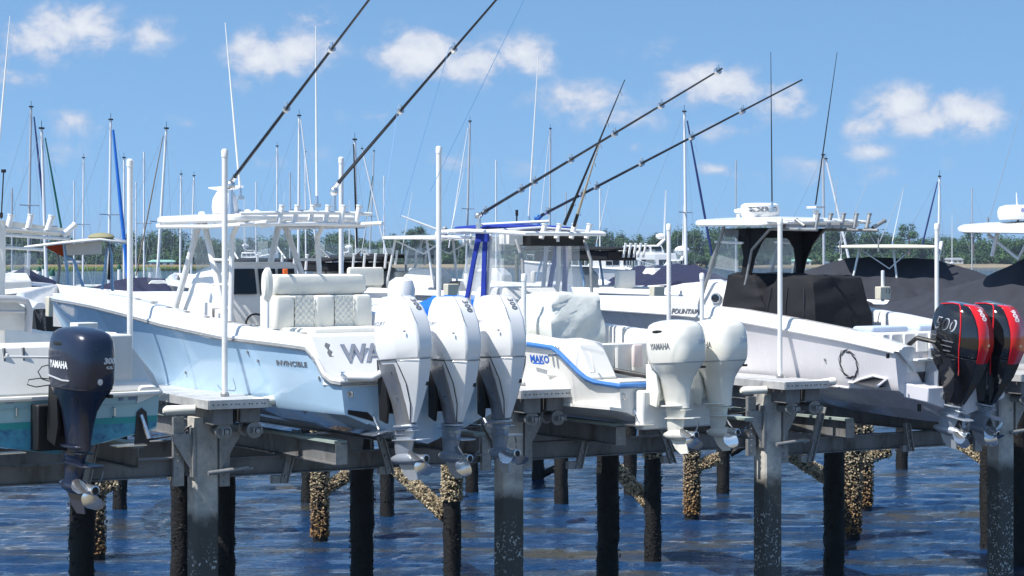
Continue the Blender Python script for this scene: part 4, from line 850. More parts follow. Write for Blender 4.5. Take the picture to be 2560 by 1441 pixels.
m_ = MB().loft([[(-.62, 3.75, 3.97), (.62, 3.75, 3.97), (.62, 5.3, 4.2), (-.62, 5.3, 4.2)], [(-.6, 3.8, 4.75), (.6, 3.8, 4.75), (.58, 5.2, 4.8), (-.58, 5.2, 4.8)], [(-.58, 3.9, 5.0), (.58, 3.9, 5.0), (.54, 5.1, 5.1), (-.54, 5.1, 5.1)], [(-.58, 4.0, 5.47), (.58, 4.0, 5.47), (.5, 4.95, 5.36), (-.5, 4.95, 5.36)], [(-.55, 4.1, 5.52), (.55, 4.1, 5.52), (.46, 4.8, 5.42), (-.46, 4.8, 5.42)]])
obj('console_body', m_, gel, cons, bevel=.03)
obj('console_door', MB().loft([[(-.635, 4.15, 4.1), (-.635, 4.75, 4.12), (-.625, 4.72, 4.98), (-.62, 4.22, 4.96)], [(-.65, 4.15, 4.1), (-.65, 4.75, 4.12), (-.64, 4.72, 4.98), (-.635, 4.22, 4.96)]]), gel, cons, bevel=.012)
q = MB()
for x0, x1 in ((-.5, -.12), (-.06, .2), (.25, .5)): q.loft([[(x0, 3.905, 5.08), (x1, 3.905, 5.08), (x1, 3.975, 5.42), (x0, 3.975, 5.42)], [(x0, 3.885, 5.085), (x1, 3.885, 5.085), (x1, 3.955, 5.425), (x0, 3.955, 5.425)]])
obj('chart_screen', q, darkglass, cons, smooth=False)
obj('steering_wheel', MB().tube([(-.25 + .17 * math.cos(a / 16 * 6.2832), 3.66 + .04 * math.sin(a / 16 * 6.2832), 4.66 + .16 * math.sin(a / 16 * 6.2832)) for a in range(17)], .014, 6).tube([(-.25, 3.66, 4.66), (-.25, 3.8, 4.6)], .02, 6), black, cons)
obj('windshield', MB().loft([[(-.56, 4.25, 5.42), (-.5, 4.9, 5.38), (.5, 4.9, 5.38), (.56, 4.25, 5.42)], [(-.62, 4.3, 6.0), (-.56, 5.0, 6.02), (.56, 5.0, 6.02), (.62, 4.3, 6.0)]], False, False, False), tglass, cons, smooth=False, recalc=False)
# hardtop and its frame
tt = sub('hardtop', inv); yF = BI.onx(370, 522, -.98)[1]; yA = BI.onx(930, 520, .98)[1]; 
obj('roof', slab(rrect(-1.02, 1.02, yA + .25, yF, .22, 6, .10), 6.03, 6.13, .05), gel, tt, sharp=30)
m_ = MB().tube([(-.98, yF - .3, 6.0), (-1.06, yA + .7, 5.98), (-1.0, yA + .05, 6.0), (0, yA - .06, 6.02), (1.0, yA + .05, 6.02), (1.06, yA + .7, 6.0), (.95, yF - .3, 6.0)], .027, 10)
m_.tube([(-1.0, yA + .05, 6.14), (0, yA - .04, 6.17), (1.0, yA + .05, 6.16)], .025, 10)
for xx in (-.6, -.2, .2, .6): m_.tube([(xx, yA + .0, 6.02), (xx * .9, yA + .5, 6.05)], .02, 8)
obj('perimeter_pipe', m_, white, tt)
def leg(pts, r=.036, m=white, par=None): return obj('leg', MB().tube(pts, r, 10), m, par or tt)
for s_ in (-1, 1):
    X = -.62 if s_ < 0 else .62
    a0 = BI.onx(505, 533, -.62); a1 = BI.onx(440, 766, -.68); b1 = BI.onx(531, 650, -.66); b2 = BI.onx(559, 781, -.70); c0 = BI.onx(608, 533, -.66); c1 = BI.onx(580, 592, -.66); c2 = BI.onx(577, 781, -.70)
    g = lambda p: (abs(p[0]) * s_, p[1], p[2])
    leg([g(a0), g(a1), (g(a1)[0], a1[1] + .05, 4.35)], .045); leg([g(a0), g(b1), g(b2), (g(b2)[0], b2[1], 4.2)], .042); leg([(g(c0)[0] * 1.2, c0[1] - .1, 6.04), g(c0), g(c1), g(c2), (g(c2)[0], c2[1], 4.2)], .036)
    leg([g(lerp3(a0, b1, .15)), (X * 1.35, a0[1] + .9, 6.02)], .026); leg([g(lerp3(c0, c1, .5)), (X * 1.4, c0[1] - 1.0, 6.03)], .026); leg([g(c0), (X * .9, yA + .5, 6.03)], .026)
    q = MB()
    for yy_ in (650, 712, 770):
        P1, P2 = BI.onx(534, yy_, -.66), BI.onx(579, yy_, -.66); q.tube([g(P1), g(P2)], .02, 8)
    obj('ladder_rung', q, white, tt)
for k in range(6): rod_holder(tt, *[ (lambda p: p)(BI.ony(700 + 38.5 * k + dd, yy_, yA)) for dd, yy_ in ((-3, 560), (6, 514))], .036)
for k in range(4): obj('roof_light', MB().ell((-.3 + .2 * k, yA + 1.6 + .1 * k, 6.2), (.06, .06, .045), 10, 5), white, tt)
c_ = BI.onx(563, 500, -.3)
obj('satellite_dome', MB().lathe([(.17, 6.18), (.185, 6.26), (.17, 6.38), (.12, 6.47), (.05, 6.51), (0, 6.515)], (c_[0], c_[1], 0), n=20), white, tt)
c2_ = (c_[0], c_[1]); obj('open_array_radar', MB().prism([(c2_[0] - .04, c2_[1] - .42, 6.53), (c2_[0] - .05, c2_[1], 6.47), (c2_[0] - .04, c2_[1] + .42, 6.53), (c2_[0] - .04, c2_[1] + .42, 6.55), (c2_[0] - .05, c2_[1], 6.55), (c2_[0] - .04, c2_[1] - .42, 6.55)], (.1, 0, 0)), white, tt, bevel=.01)
for a, b, xx in (((600, 470), (563, 57), -.5), ((792, 490), (789, 65), .55)): antenna(tt, BI.onx(*a, xx), BI.onx(*b, xx), .017, white)
for (a, b, xx, xo) in (((577, 455), (925, -3), -.85, -1.2), ((835, 470), (1245, -5), .85, .95)):
    p1, p2 = BI.onx(*a, xx), BI.onx(*b, xo); p3 = lerp3(p1, p2, 1.25); outrigger(tt, p1, p3, .026, carbon, (.345, .60))
    obj('outrigger_base', MB().tube([(p1[0], p1[1], 6.14), (p1[0], p1[1], 6.3), p1], [.05, .03, .035], 10).ell((p1[0], p1[1], p1[2] - .05), (.06, .06, .07), 10, 6).tube([lerp3(p1, p2, -.01), lerp3(p1, p2, .035)], .036, 10), steel, tt)
m_ = MB(); p1 = BI.onx(996, 262, .85)
for a, b in (((996, 262), (955, 560)), ((1124, 118), (1000, 545)), ((1310, 0), (1075, 480))): m_.tube([BI.onx(*a, .9), BI.onx(*b, .3)], .0035, 4)
obj('outrigger_line', m_, wireb, tt)
obj('orange_flag', MB().box(BI.ony(713, 682, 2.9), (.07, .03, .1)), orange, inv, bevel=.01)
m_ = MB()
for k in range(9):
    y_ = .9 + k * .55; hb, zr, zt = interp(CI, y_); m_.lathe([(.045, zt - .0), (.045, zt + .007), (.03, zt + .007), (.03, zt - .01)], (-(hb - .19), y_, 0), n=12)
obj('gunwale_rod_socket', m_, greyink, inv)
for y_ in (1.9, 4.6):
    hb, zr, zt = interp(CI, y_); obj('cleat', MB().tube([(-(hb - .15), y_ - .09, zt + .03), (-(hb - .15), y_ + .09, zt + .03)], .011, 6).tube([(-(hb - .15), y_, zt), (-(hb - .15), y_, zt + .03)], .014, 6), steel, inv)
# gunwale to deck coaming pads in the bow
m_ = MB().span((-.5, 6.4, 4.46), (.5, 7.6, 4.72)); obj('bow_seat', m_, gel, inv, bevel=.05)

# ================================================================ white boat with black covers (right)
BF = boatframe(10.8, -1.3, 8); x, y = BF.W(0, 0)
fo = thing('center_console_boat', 'white fishing boat with black canvas covers and two black and red outboards', 'boat', (x, y, 3.4), BF.a)
HF = [(0.0, 1.19, 4.25, 1.10, 3.72, 3.20, 1), (.9, 1.34, 4.40, 1.15, 3.72, 3.22, 1.0), (2.0, 1.42, 4.53, 1.2, 3.75, 3.28, 1.1), (3.0, 1.43, 4.63, 1.18, 3.8, 3.42, 1.2), (4.5, 1.33, 4.68, 1.05, 3.9, 3.48, 1.4), (6, 1.12, 4.70, .8, 4.02, 3.58, 1.6), (7.4, .82, 4.71, .48, 4.16, 3.72, 1.8), (8.5, .5, 4.71, .22, 4.3, 3.95, 1.8), (9.4, .2, 4.71, .06, 4.5, 4.3, 1.6), (9.9, .03, 4.71, .01, 4.65, 4.6, 1.3)]
_, hF = hull(fo, HF, gelr, n=60)
CF = [(-.06, 1.17, 4.27, 4.33), (.5, 1.27, 4.34, 4.47), (.9, 1.35, 4.41, 4.56), (2.0, 1.43, 4.54, 4.70), (3.0, 1.44, 4.64, 4.80), (4.5, 1.34, 4.69, 4.87), (6, 1.13, 4.71, 4.9), (7.4, .83, 4.72, 4.9), (8.5, .51, 4.72, 4.9), (9.4, .21, 4.72, 4.88), (9.93, .04, 4.72, 4.86)]
capdeck(fo, CF, gel, 3.95, .32, n=50); rail(fo, [(h[0], h[1], h[2]) for h in HF], gel, .024, n=50)
# ---- fountain style boat: lettering, emblem, stern, covers, enclosure, hardtop
lettering('FOUNTAIN', .118, BF.onx(1713, 780, -1.37), (0, -1, 0), (0, 0, 1), greyink, fo, None, shear=.3, bold=.003, sx=1.1)
obj('name_plate', MB().span((-1.352, BF.onx(1752, 780, -1.37)[1], 4.66), (-1.362, BF.onx(1668, 780, -1.37)[1], 4.86)), gel, fo, bevel=.004)
q = MB(); cx_, cy_, cz_ = BF.onx(2117, 912, -1.28)
for k in range(9):
    a = 2 * math.pi * k / 9; r1 = .2; P = lambda ang, r: (-1.6, cy_ - r * math.cos(ang) * .8, cz_ + r * math.sin(ang)); b0 = len(q.v)
    q.add([P(a - .12, r1 * 1.2), P(a + .3, r1 * .93), P(a + .98, r1 * .86), P(a + .95, r1 * .92), P(a + .5, r1 * 1.06)], [(0, 1, 2, 3, 4)])
conform(q, Vector((-1, 0, 0)), hF, .005); obj('swirl_emblem', q, darkink, fo, smooth=False, recalc=False)
for a, b in ((2066, 900), (1700, 905)):
    h = BVHTree.FromPolygons([Vector(v) for v in hF.v], hF.f).ray_cast(Vector((-3,) + BF.onx(a, b, -1.25)[1:]), Vector((1, 0, 0)))
    if h[0] is not None: obj('thru_hull_fitting', MB().lathe([(.02, -.012), (.02, .01)], h[0], 'x', 10), greyink, fo)
p = BF.ony(2219, 890, -.005); obj('fuel_vent', MB().box((p[0], -.008, p[2]), (.05, .02, .07)), darkink, fo)
# the arched bottom step vent on the quarter
ar = [BF.onx(a, b, -1.13) for a, b in ((2128, 985), (2140, 962), (2160, 948), (2190, 940), (2220, 948), (2250, 968))]
ar = [(p[0], p[1], max(p[2], 3.79)) for p in ar]; decal_poly(fo, [(-1.6, p[1], p[2]) for p in ar] + [(-1.6, p[1], 3.775) for p in ar[::-1]], darkink, hF, 'step_vent', lift=.012)
obj('vent_lip', MB().tube(conform(MB().add([(-1.6, p[1], p[2]) for p in ar], []), Vector((-1, 0, 0)), hF, .01).v, .017, 8), gelr, fo)
obj('chine_rail', MB().tube([(-1.15, .9, 3.71), (-1.19, 1.4, 3.73), (-1.21, 2.4, 3.77)], .022, 8), gelr, fo)
# notched transom with engine bracket
obj('splash_well', MB().span((-.95, -.02, 3.95), (.95, .5, 4.15)), gel, fo, bevel=.03)
obj('transom_notch', MB().loft([[(-.86, -.014, 4.12), (.86, -.014, 4.12), (.5, -.014, 3.72), (-.55, -.014, 3.72)], [(-.86, -.006, 4.12), (.86, -.006, 4.12), (.5, -.006, 3.72), (-.55, -.006, 3.72)]]), darkink, fo, smooth=False)
obj('swim_step', MB().span((-.9, -.16, 4.12), (.9, -.01, 4.16)), gel, fo, bevel=.012)
obj('engine_bracket', MB().loft([[(-.82, -.28, 3.55), (0, -.28, 3.34), (.82, -.28, 3.55), (.82, -.28, 3.76), (-.82, -.28, 3.76)], [(-1.0, .02, 3.62), (0, .02, 3.25), (1.0, .02, 3.62), (1.0, .02, 3.82), (-1.0, .02, 3.82)]]), gelr, fo, bevel=.015)
obj('underwater_light', MB().lathe([(.05, -.02), (.05, .01)], (-.5, -.285, 3.63), 'y', 14), steel, fo); 
q = MB()
for xx in (-.72, -.3, .1): q.box((xx, -.03, 3.46), (.05, .03, .1))
obj('transducer', q, darkink, fo)
for k, (xx, st) in enumerate(((-.40, 4), (.30, 1))): mercury(fo, xx, -.42, 3.38, st, -9 if k == 0 else -11, .6 + k, red=True, rear_mark='900', sc_=.95)
obj('rigging_tube', MB().tube([(-.75, .2, 4.3), (-.85, -.1, 4.45), (-.75, -.35, 4.4), (-.6, -.42, 4.2)], .035, 10), black, fo)
# aft cockpit: lockers with ribbed fronts
obj('aft_bulkhead', MB().span((-.9, .5, 3.95), (1.15, .95, 4.5)), gel, fo, bevel=.03)
for k in range(7): obj('bulkhead_rib', MB().span((-.75 + k * .27, .46, 4.2), (-.7 + k * .27, .498, 4.47)), gel, fo, bevel=.006)
for xx in (-.45, .55): obj('aft_seat_pad', rounded((xx, .95, 4.53), (.78, .4, .1), .04), mat('pale_blue_vinyl', (.5, .58, .72), .4), fo)
# black covered console and seating
def draped(name, rings, m, parent, amp=.02, seed=1, sh=60):
    r_ = random.Random(seed); R_ = []
    for ring in rings: R_.append(ring)
    dense = []
    for a, b in zip(R_, R_[1:]):
        for i in range(6): dense.append([lerp3(p, q_, i / 6) for p, q_ in zip(a, b)])
    dense.append(R_[-1]); out_ = []
    for j, ring in enumerate(dense):
        n = len(ring); o_ = []
        for k in range(n):
            for i in range(6):
                p = lerp3(ring[k], ring[(k + 1) % n], i / 6); ph_ = 3.1 * p[0] + 4.3 * p[1]
                w_ = amp * (math.sin(9 * ph_ + 3 * p[2] + seed) * .6 + math.sin(17 * p[1] - 7 * p[0] + 5 * p[2]) * .35 + math.sin(6 * p[2] + 3 * p[1] + seed) * .5)
                c_ = Vector((sum(q_[0] for q_ in ring) / n, sum(q_[1] for q_ in ring) / n, p[2])); d_ = (Vector(p) - c_)
                if d_.length > 1e-3: d_.normalize()
                o_.append(tuple(Vector(p) + d_ * w_ + Vector((0, 0, w_ * .4))))
        out_.append(o_)
    return obj(name, MB().loft(out_), m, parent, sharp=sh)
rr4 = lambda x0, x1, y0, y1, z, zf=None: [(x0, y0, z), (x1, y0, z), (x1, y1, z if zf is None else zf), (x0, y1, z if zf is None else zf)]
P = lambda a, b, x=-.6: BF.onx(a, b, x)
ya_, yb_ = P(2165, 800, -.55)[1], P(1850, 760, -.55)[1]
draped('seat_cover', [rr4(-.74, .52, 1.98, 3.3, 4.0), rr4(-.73, .51, 1.98, 3.3, 4.4), rr4(-.71, .5, 2.0, 3.3, 4.72), rr4(-.63, .44, 2.12, 3.1, 5.1), rr4(-.6, .42, 2.16, 2.95, 5.27), rr4(-.52, .36, 2.26, 2.85, 5.31)], canv, fo, .032, 3)
draped('console_cover', [rr4(-.72, .72, 2.7, 4.15, 4.1), rr4(-.72, .72, 2.9, 4.15, 4.6), rr4(-.68, .68, 3.2, 4.1, 4.95), rr4(-.62, .62, 3.4, 4.0, 5.3), rr4(-.5, .5, 3.45, 3.9, 5.33)], canv, fo, .034, 7)
obj('console_body', MB().loft([rr4(-.68, .68, 3.9, 5.3, 4.0), rr4(-.64, .64, 3.95, 5.15, 4.85), rr4(-.58, .58, 4.0, 4.85, 5.18)]), gel, fo, bevel=.04)
p = P(1790, 746, -.66); obj('porthole', MB().lathe([(.11, -.02), (.12, -.005), (.12, .02)], (0, 0, 0), 'x', 20), steel, fo).location = (-.655, p[1], p[2] - 3.4)
bpy.data.objects['porthole'].data.transform(Matrix.Translation((0, 0, 3.4))); bpy.data.objects['porthole'].scale = (1, 1, .72)
g = obj('porthole_glass', MB().lathe([(0, -.024), (.088, -.022), (.09, .0)], (0, 0, 3.4), 'x', 18), darkglass, fo); g.location = (-.655, p[1], p[2] - 3.4); g.scale = (1, 1, .72)
for k in range(3): obj('cover_strap', MB().tube([(-.745 + .0 * k, 2.2 + .4 * k, 4.05), (-.74, 2.22 + .4 * k, 4.7), (-.645, 2.3 + .35 * k, 5.12)], .008, 5), canvg, fo)
ft = sub('hardtop', fo); yF, yA = P(1722, 560, -.9)[1], BF.onx(2190, 562, .95)[1]
print('ftn hardtop', yF, yA)
obj('roof', slab(rrect(-1.08, 1.08, yA + .3, yF, .3, 7, .16), 6.04, 6.13, .08), gel, ft)
obj('roof_rail', MB().tube([(-.9, yA + .9, 6.16), (-1.0, yA + .3, 6.12), (-.9, yA + .08, 6.1), (0, yA, 6.12), (.9, yA + .08, 6.12), (1.0, yA + .4, 6.14)], .024, 10), gel, ft)
EX = .6
for s_ in (-1, 1):
    G = lambda p, k=1.: (abs(p[0]) * s_ * k, p[1], p[2])
    a, b = P(1812, 560, -.66), P(1745, 770, -.70); leg([G(a), G(b)], .028, galv, ft)
    a, b, c_, d_ = P(2050, 575, -EX), P(1925, 573, -EX), P(1880, 625, -EX), P(1843, 800, -EX)
    leg([G(a, 1.1), G(b), G(lerp3(b, c_, .5)), G(c_), G(P(1868, 690, -EX)), G(d_), (G(d_)[0], d_[1], 4.1)], .024, galv, ft)
    leg([G(P(1787, 605, -.66)), G(P(1858, 608, -EX))], .018, white, ft)
    yq = lambda px_, py_: P(px_, py_, -EX)[1]
    obj('enclosure_strip', MB().loft([[(s_ * (EX - .02), yq(a_, y_), z_), (s_ * (EX - .02), yq(b_, y_), z_), (s_ * (EX - .045), yq(b_, y_), z_), (s_ * (EX - .045), yq(a_, y_), z_)] for a_, b_, y_, z_ in ((1870, 1840, 745, 5.05), (1874, 1850, 690, 5.3), (1884, 1856, 640, 5.58), (1900, 1850, 600, 5.8), (1925, 1812, 575, 6.03))]), canv, ft, smooth=False)
    a, b, c_, d_ = P(1768, 668, -.66), P(1846, 680, -.64), P(1846, 575, -.64), P(1808, 572, -.66)
    obj('side_window', MB().add([G(a), G(b), G(c_), G(d_)], [(0, 1, 2, 3)]), tglass, ft, smooth=False, recalc=False)
yE = yq(1872, 690)
obj('aft_curtain', MB().loft([[(-.6, yE - .01, z_), (-w_, yE - .01, z_), (-w_, yE + .012, z_), (-.6, yE + .012, z_)] for z_, w_ in ((5.1, .54), (5.5, .53), (5.72, .5), (5.84, .38), (5.9, .3))]), canv, ft, smooth=False)
obj('aft_curtain', MB().loft([[(.6, yE - .01, z_), (w_, yE - .01, z_), (w_, yE + .012, z_), (.6, yE + .012, z_)] for z_, w_ in ((5.1, .44), (5.5, .42), (5.72, .38), (5.84, .28), (5.9, .2))]), canv, ft, smooth=False)
obj('aft_curtain', MB().span((-.6, yE - .012, 5.88), (.6, yE + .012, 6.03)), canv, ft, smooth=False)
obj('aft_window', MB().add([(-.54, yE, 5.22), (.44, yE, 5.22), (.38, yE, 5.88), (-.5, yE, 5.88)], [(0, 1, 2, 3)]), vinyl, ft, smooth=False, recalc=False)
obj('windshield', MB().add([(-.70, P(1768, 668, -.7)[1], 5.2), (.70, P(1768, 668, -.7)[1], 5.2), (.68, P(1808, 572, -.7)[1], 5.98), (-.68, P(1808, 572, -.7)[1], 5.98)], [(0, 1, 2, 3)]), tglass, ft, smooth=False, recalc=False)
obj('valance', MB().span((-.62, yE + .02, 5.90), (.62, yq(1812, 575), 6.03)), canv, ft, bevel=.02)
for k in range(5): rod_holder(ft, BF.ony(2038 + 32 * k, 572, yA + .02), BF.ony(2046 + 32 * k, 534, yA + .02), .031, galv)
rod_holder(ft, BF.ony(2182, 570, yA), BF.ony(2212, 552, yA), .03, galv); p = P(2012, 566, -1.06); rod_holder(ft, p, P(1990, 550, -1.06), .026, galv)
c_ = BF.onx(1900, 530, -.05); c_ = (c_[0], c_[1]); mr = MB().lathe([(.27, 6.2), (.30, 6.24), (.315, 6.32), (.30, 6.40), (.25, 6.43), (0, 6.435)], (c_[0], c_[1], 0), n=32); obj('radar_dome', mr, white, ft)
lettering('SIMRAD', .105, (c_[0] - .13, c_[1] - .5, 6.325), (1, .0, 0), (0, 0, 1), greyink, ft, mr, .004, sx=1.15, bold=.002)
obj('dome_base', MB().lathe([(.2, 6.14), (.2, 6.2)], (c_[0], c_[1], 0), n=20), white, ft)
p = BF.onx(1846, 530, -.3); obj('spotlight', MB().tube([(p[0], p[1], 6.15), (p[0], p[1], 6.26)], .03, 10).tube([(p[0], p[1] - .05, 6.31), (p[0], p[1] + .07, 6.31)], [.045, .03], 10), white, ft)
p = BF.onx(2040, 545, -.1); obj('light_mast', MB().tube([(p[0], p[1], 6.13), (p[0], p[1], p[2] + .12)], .045, 10).box((p[0], p[1], p[2] + .16), (.2, .2, .03)), white, ft)
for a, b, xx in (((1930, 505), (1927, 130), -.2), ((2039, 512), (2093, 130), -.1)): antenna(ft, BF.onx(*a, xx), BF.onx(*b, xx), .012, carbon, xx < -.15)

# ================================================================ cream boat with twin cream engines (middle)
BM = boatframe(6.0, -1.3, 6); x, y = BM.W(0, 0)
mk = thing('center_console_boat', 'cream fishing boat with a blue stripe, blue curtains and twin cream outboards', 'boat', (x, y, 3.3), BM.a)
HM = [(0.0, .86, 3.92, .82, 3.62, 3.30, 1), (.35, 1.0, 3.96, .9, 3.62, 3.3, 1), (.5, 1.06, 4.02, .95, 3.62, 3.3, 1), (1.0, 1.16, 4.38, 1.05, 3.62, 3.3, 1.0), (1.6, 1.22, 4.42, 1.07, 3.63, 3.3, 1.05), (3, 1.26, 4.5, 1.08, 3.68, 3.32, 1.2), (4.5, 1.2, 4.6, .95, 3.8, 3.4, 1.4), (6, .95, 4.7, .6, 4.0, 3.6, 1.7), (7.3, .45, 4.78, .2, 4.25, 3.95, 1.8), (8.1, .03, 4.82, .01, 4.7, 4.6, 1.4)]
_, hM = hull(mk, HM, gel2, n=60)
CM = [(1.0, 1.16, 4.39, 4.42), (1.15, 1.18, 4.4, 4.5), (1.6, 1.23, 4.43, 4.54), (3, 1.27, 4.51, 4.62), (4.5, 1.21, 4.61, 4.72), (6, .96, 4.71, 4.82), (7.3, .46, 4.79, 4.9), (8.12, .04, 4.83, 4.92)]
capdeck(mk, CM, gel2, 3.9, .26, n=44); stripe = mat('blue_rub_stripe', (.06, .20, .50), .35, var=.1)
rail(mk, [(h[0], h[1], h[2]) for h in HM], stripe, .034, n=70, off=.01, extra=[(-.4, -.03, 3.92)])
obj('quarter_block', MB().loft([[(-.98, .42, 3.99), (-.55, .42, 3.99), (-.55, 1.2, 3.99), (-1.16, 1.2, 3.99)], [(-1.0, .72, 4.45), (-.58, .72, 4.45), (-.58, 1.2, 4.5), (-1.14, 1.2, 4.5)]]), gel2, mk, bevel=.03)
obj('quarter_block', MB().loft([[(.98, .42, 3.99), (.55, .42, 3.99), (.55, 1.2, 3.99), (1.16, 1.2, 3.99)], [(1.0, .72, 4.45), (.58, .72, 4.45), (.58, 1.2, 4.5), (1.14, 1.2, 4.5)]]), gel2, mk, bevel=.03)
obj('swim_platform', MB().loft([[(-.86, -.0, z_), (.86, 0, z_), (1.04, .5, z_), (-1.04, .5, z_)] for z_ in (3.93, 3.985)]), gel2, mk, bevel=.012)
obj('transom_wall', MB().span((-.56, .95, 3.9), (.56, 1.1, 4.42)), gel2, mk, bevel=.02)
for k in range(4): obj('rod_rack_tube', MB().tube([(-.45 + .28 * k, .93, 4.05), (-.45 + .28 * k, .93, 4.36)], .03, 8), gel2, mk)
obj('hanging_towel', rounded((.12, .86, 4.25), (.16, .05, .3), .02), mat('pale_pink_cloth', (.75, .62, .58), .9), mk)
obj('grab_handle', MB().tube([BM.onx(a, b, -1.02) for a, b in ((1468, 880), (1476, 888), (1486, 925), (1487, 930), (1476, 930))], .012, 8), gel2, mk)
obj('rigging_hose', MB().tube([(-.62, .7, 4.12), (-.4, .35, 4.05), (-.2, -.0, 4.0), (-.3, -.3, 4.05)], .032, 10), black, mk)
lettering('MAKO', .135, BM.onx(1344, 899, -1.2), (0, -1, 0), (0, 0, 1), blueink, mk, hM, .004, bold=.003)
q = MB().box(BM.onx(1346, 908, -1.2), (.4, .3, .018)); p = BM.onx(1346, 909, -1.2); obj('underline', MB().span((-1.21, p[1] - .12, p[2] - .01), (-1.195, p[1] + .12, p[2] + .01)), blueink, mk)
for a in (1376, 1385): p = BM.onx(a, 889, -1.19); obj('thru_hull_fitting', MB().lathe([(.02, -.03), (.02, .03)], (p[0], p[1], p[2]), 'x', 10), steel, mk)
obj('trim_tab', MB().box((-.62, -.1, 3.42), (.32, .22, .012)).tube([(-.62, -.01, 3.6), (-.62, -.12, 3.45)], .02, 8), steel, mk)
obj('tow_eye', MB().tube([(-.8, -.0, 3.82), (-.8, -.05, 3.8), (-.8, -.05, 3.76), (-.8, 0, 3.75)], .012, 8), steel, mk)
obj('engine_bracket', MB().span((-.62, -.18, 3.35), (.75, -.004, 3.86)), gel2, mk, bevel=.03)
obj('bottom_step', MB().loft([[(-1.02, -.004, 3.66), (-.6, -.004, 3.6), (-.6, -.004, 3.55), (-1.02, -.004, 3.62)], [(-1.1, 1.5, 3.66), (-.7, 1.5, 3.6), (-.7, 1.5, 3.55), (-1.1, 1.5, 3.62)]]), gel2, mk)
for k, xx in enumerate((-.34, .39)): yamaha(mk, xx, -.5, 3.5, 3 - 3 * k, 4, .5 + 1.3 * k, engc, engc, .98)
# covered leaning post (translucent white cover)
cov = mat('pale_translucent_cover', (.68, .69, .64), .45, var=.1, vs=5, bump=.6, bs=7, coat=.2)
draped('seat_cover', [rr4(-.84, .0, 1.5, 2.3, 4.05), rr4(-.88, .04, 1.45, 2.45, 4.5), rr4(-.86, .04, 1.5, 2.45, 4.75), rr4(-.74, .0, 1.62, 2.3, 5.06), rr4(-.68, -.04, 1.68, 2.22, 5.1)], cov, mk, .035, 5, 80)
mt = sub('t_top', mk); Q = lambda a, b, x=-.85: BM.onx(a, b, x)
yF, yA = Q(1085, 578, -.85)[1], BM.onx(1525, 585, .8)[1]; print('mako ttop', yF, yA)
obj('canvas_top', slab(rrect(-.86, .86, yA + .9, yF - .35, .12, 5, .1), 5.985, 6.01, .05), canvb, mt)
m_ = MB().tube([(-.78, yF, 5.95), (-.88, yA + 1.2, 5.96), (-.86, yA + .3, 5.93), (-.7, yA, 5.91), (.7, yA, 5.91), (.86, yA + .3, 5.93), (.88, yA + 1.2, 5.96), (.78, yF, 5.96), (-.78, yF, 5.95)], .03, 10)
for yy_ in (yA + .6, yA + 1.5, yF - .4): m_.tube([(-.87, yy_, 5.95), (0, yy_, 6.0), (.87, yy_, 5.95)], .024, 8)
m_.tube([(-.8, yF - .9, 5.86), (-.88, yF - .1, 5.88), (-.8, yF - .0, 5.95)], .02, 8); m_.tube([(-.5, yF - .6, 6.05), (.3, yA + .8, 6.1)], .022, 8)
obj('frame_pipe', m_, white, mt)
for s_ in (-1, 1):
    G = lambda p, k=1.: (abs(p[0]) * s_ * k, p[1], p[2])
    leg([G(Q(1228, 590, -.6)), G(Q(1222, 700, -.62)), G(Q(1208, 790, -.62)), (.62 * s_, Q(1208, 790, -.62)[1], 4.0)], .034, white, mt)
    leg([G(Q(1195, 590, -.62)), G(Q(1172, 740, -.66)), (.66 * s_, Q(1172, 740, -.66)[1], 4.0)], .034, white, mt)
    leg([G(Q(1290, 600, -.6)), G(Q(1306, 650, -.6)), G(Q(1310, 780, -.6))], .026, galv, mt)
    obj('curtain_edge', MB().loft([[(s_ * .73, q_[1] + w_, q_[2]), (s_ * .73, q_[1] - w_, q_[2]), (s_ * .71, q_[1] - w_, q_[2]), (s_ * .71, q_[1] + w_, q_[2])] for q_, w_ in ((Q(1197, 592, -.72), .06), (Q(1185, 650, -.72), .05), (Q(1168, 745, -.72), .05))]), canvb, mt, smooth=False)
    obj('curtain_edge', MB().loft([[(s_ * .73, q_[1] + w_, q_[2]), (s_ * .73, q_[1] - w_, q_[2]), (s_ * .71, q_[1] - w_, q_[2]), (s_ * .71, q_[1] + w_, q_[2])] for q_, w_ in ((Q(1213, 592, -.72), .05), (Q(1211, 650, -.72), .05), (Q(1208, 770, -.72), .06))]), canvb, mt, smooth=False)
    obj('side_curtain', MB().add([(s_ * .715, *Q(1193, 600, -.72)[1:]), (s_ * .715, *Q(1212, 600, -.72)[1:]), (s_ * .715, *Q(1208, 760, -.72)[1:]), (s_ * .715, *Q(1168, 745, -.72)[1:])], [(0, 1, 2, 3)]), vinyl, mt, smooth=False, recalc=False)
yb_ = Q(1240, 600, -.6)[1]
obj('top_band', MB().loft([[(s_ * .73, Q(1192, 600, -.72)[1], 5.8), (s_ * .73, Q(1222, 600, -.72)[1], 5.8), (s_ * .73, Q(1222, 600, -.72)[1], 5.95), (s_ * .73, Q(1192, 600, -.72)[1], 5.95)] for s_ in (-1.02, -.98)]), canvb, mt, smooth=False)
obj('electronics_box', MB().span((-.35, yb_ - .5, 5.74), (.62, yb_ - .1, 5.94)), black, mt, bevel=.01); obj('antenna_box', MB().span((-.62, yb_ - .35, 5.76), (-.37, yb_ - .1, 5.93)), gel2, mt, bevel=.01)
obj('indicator_plate', MB().span((.1, yb_ - .506, 5.8), (.15, yb_ - .501, 5.88)), white, mt)
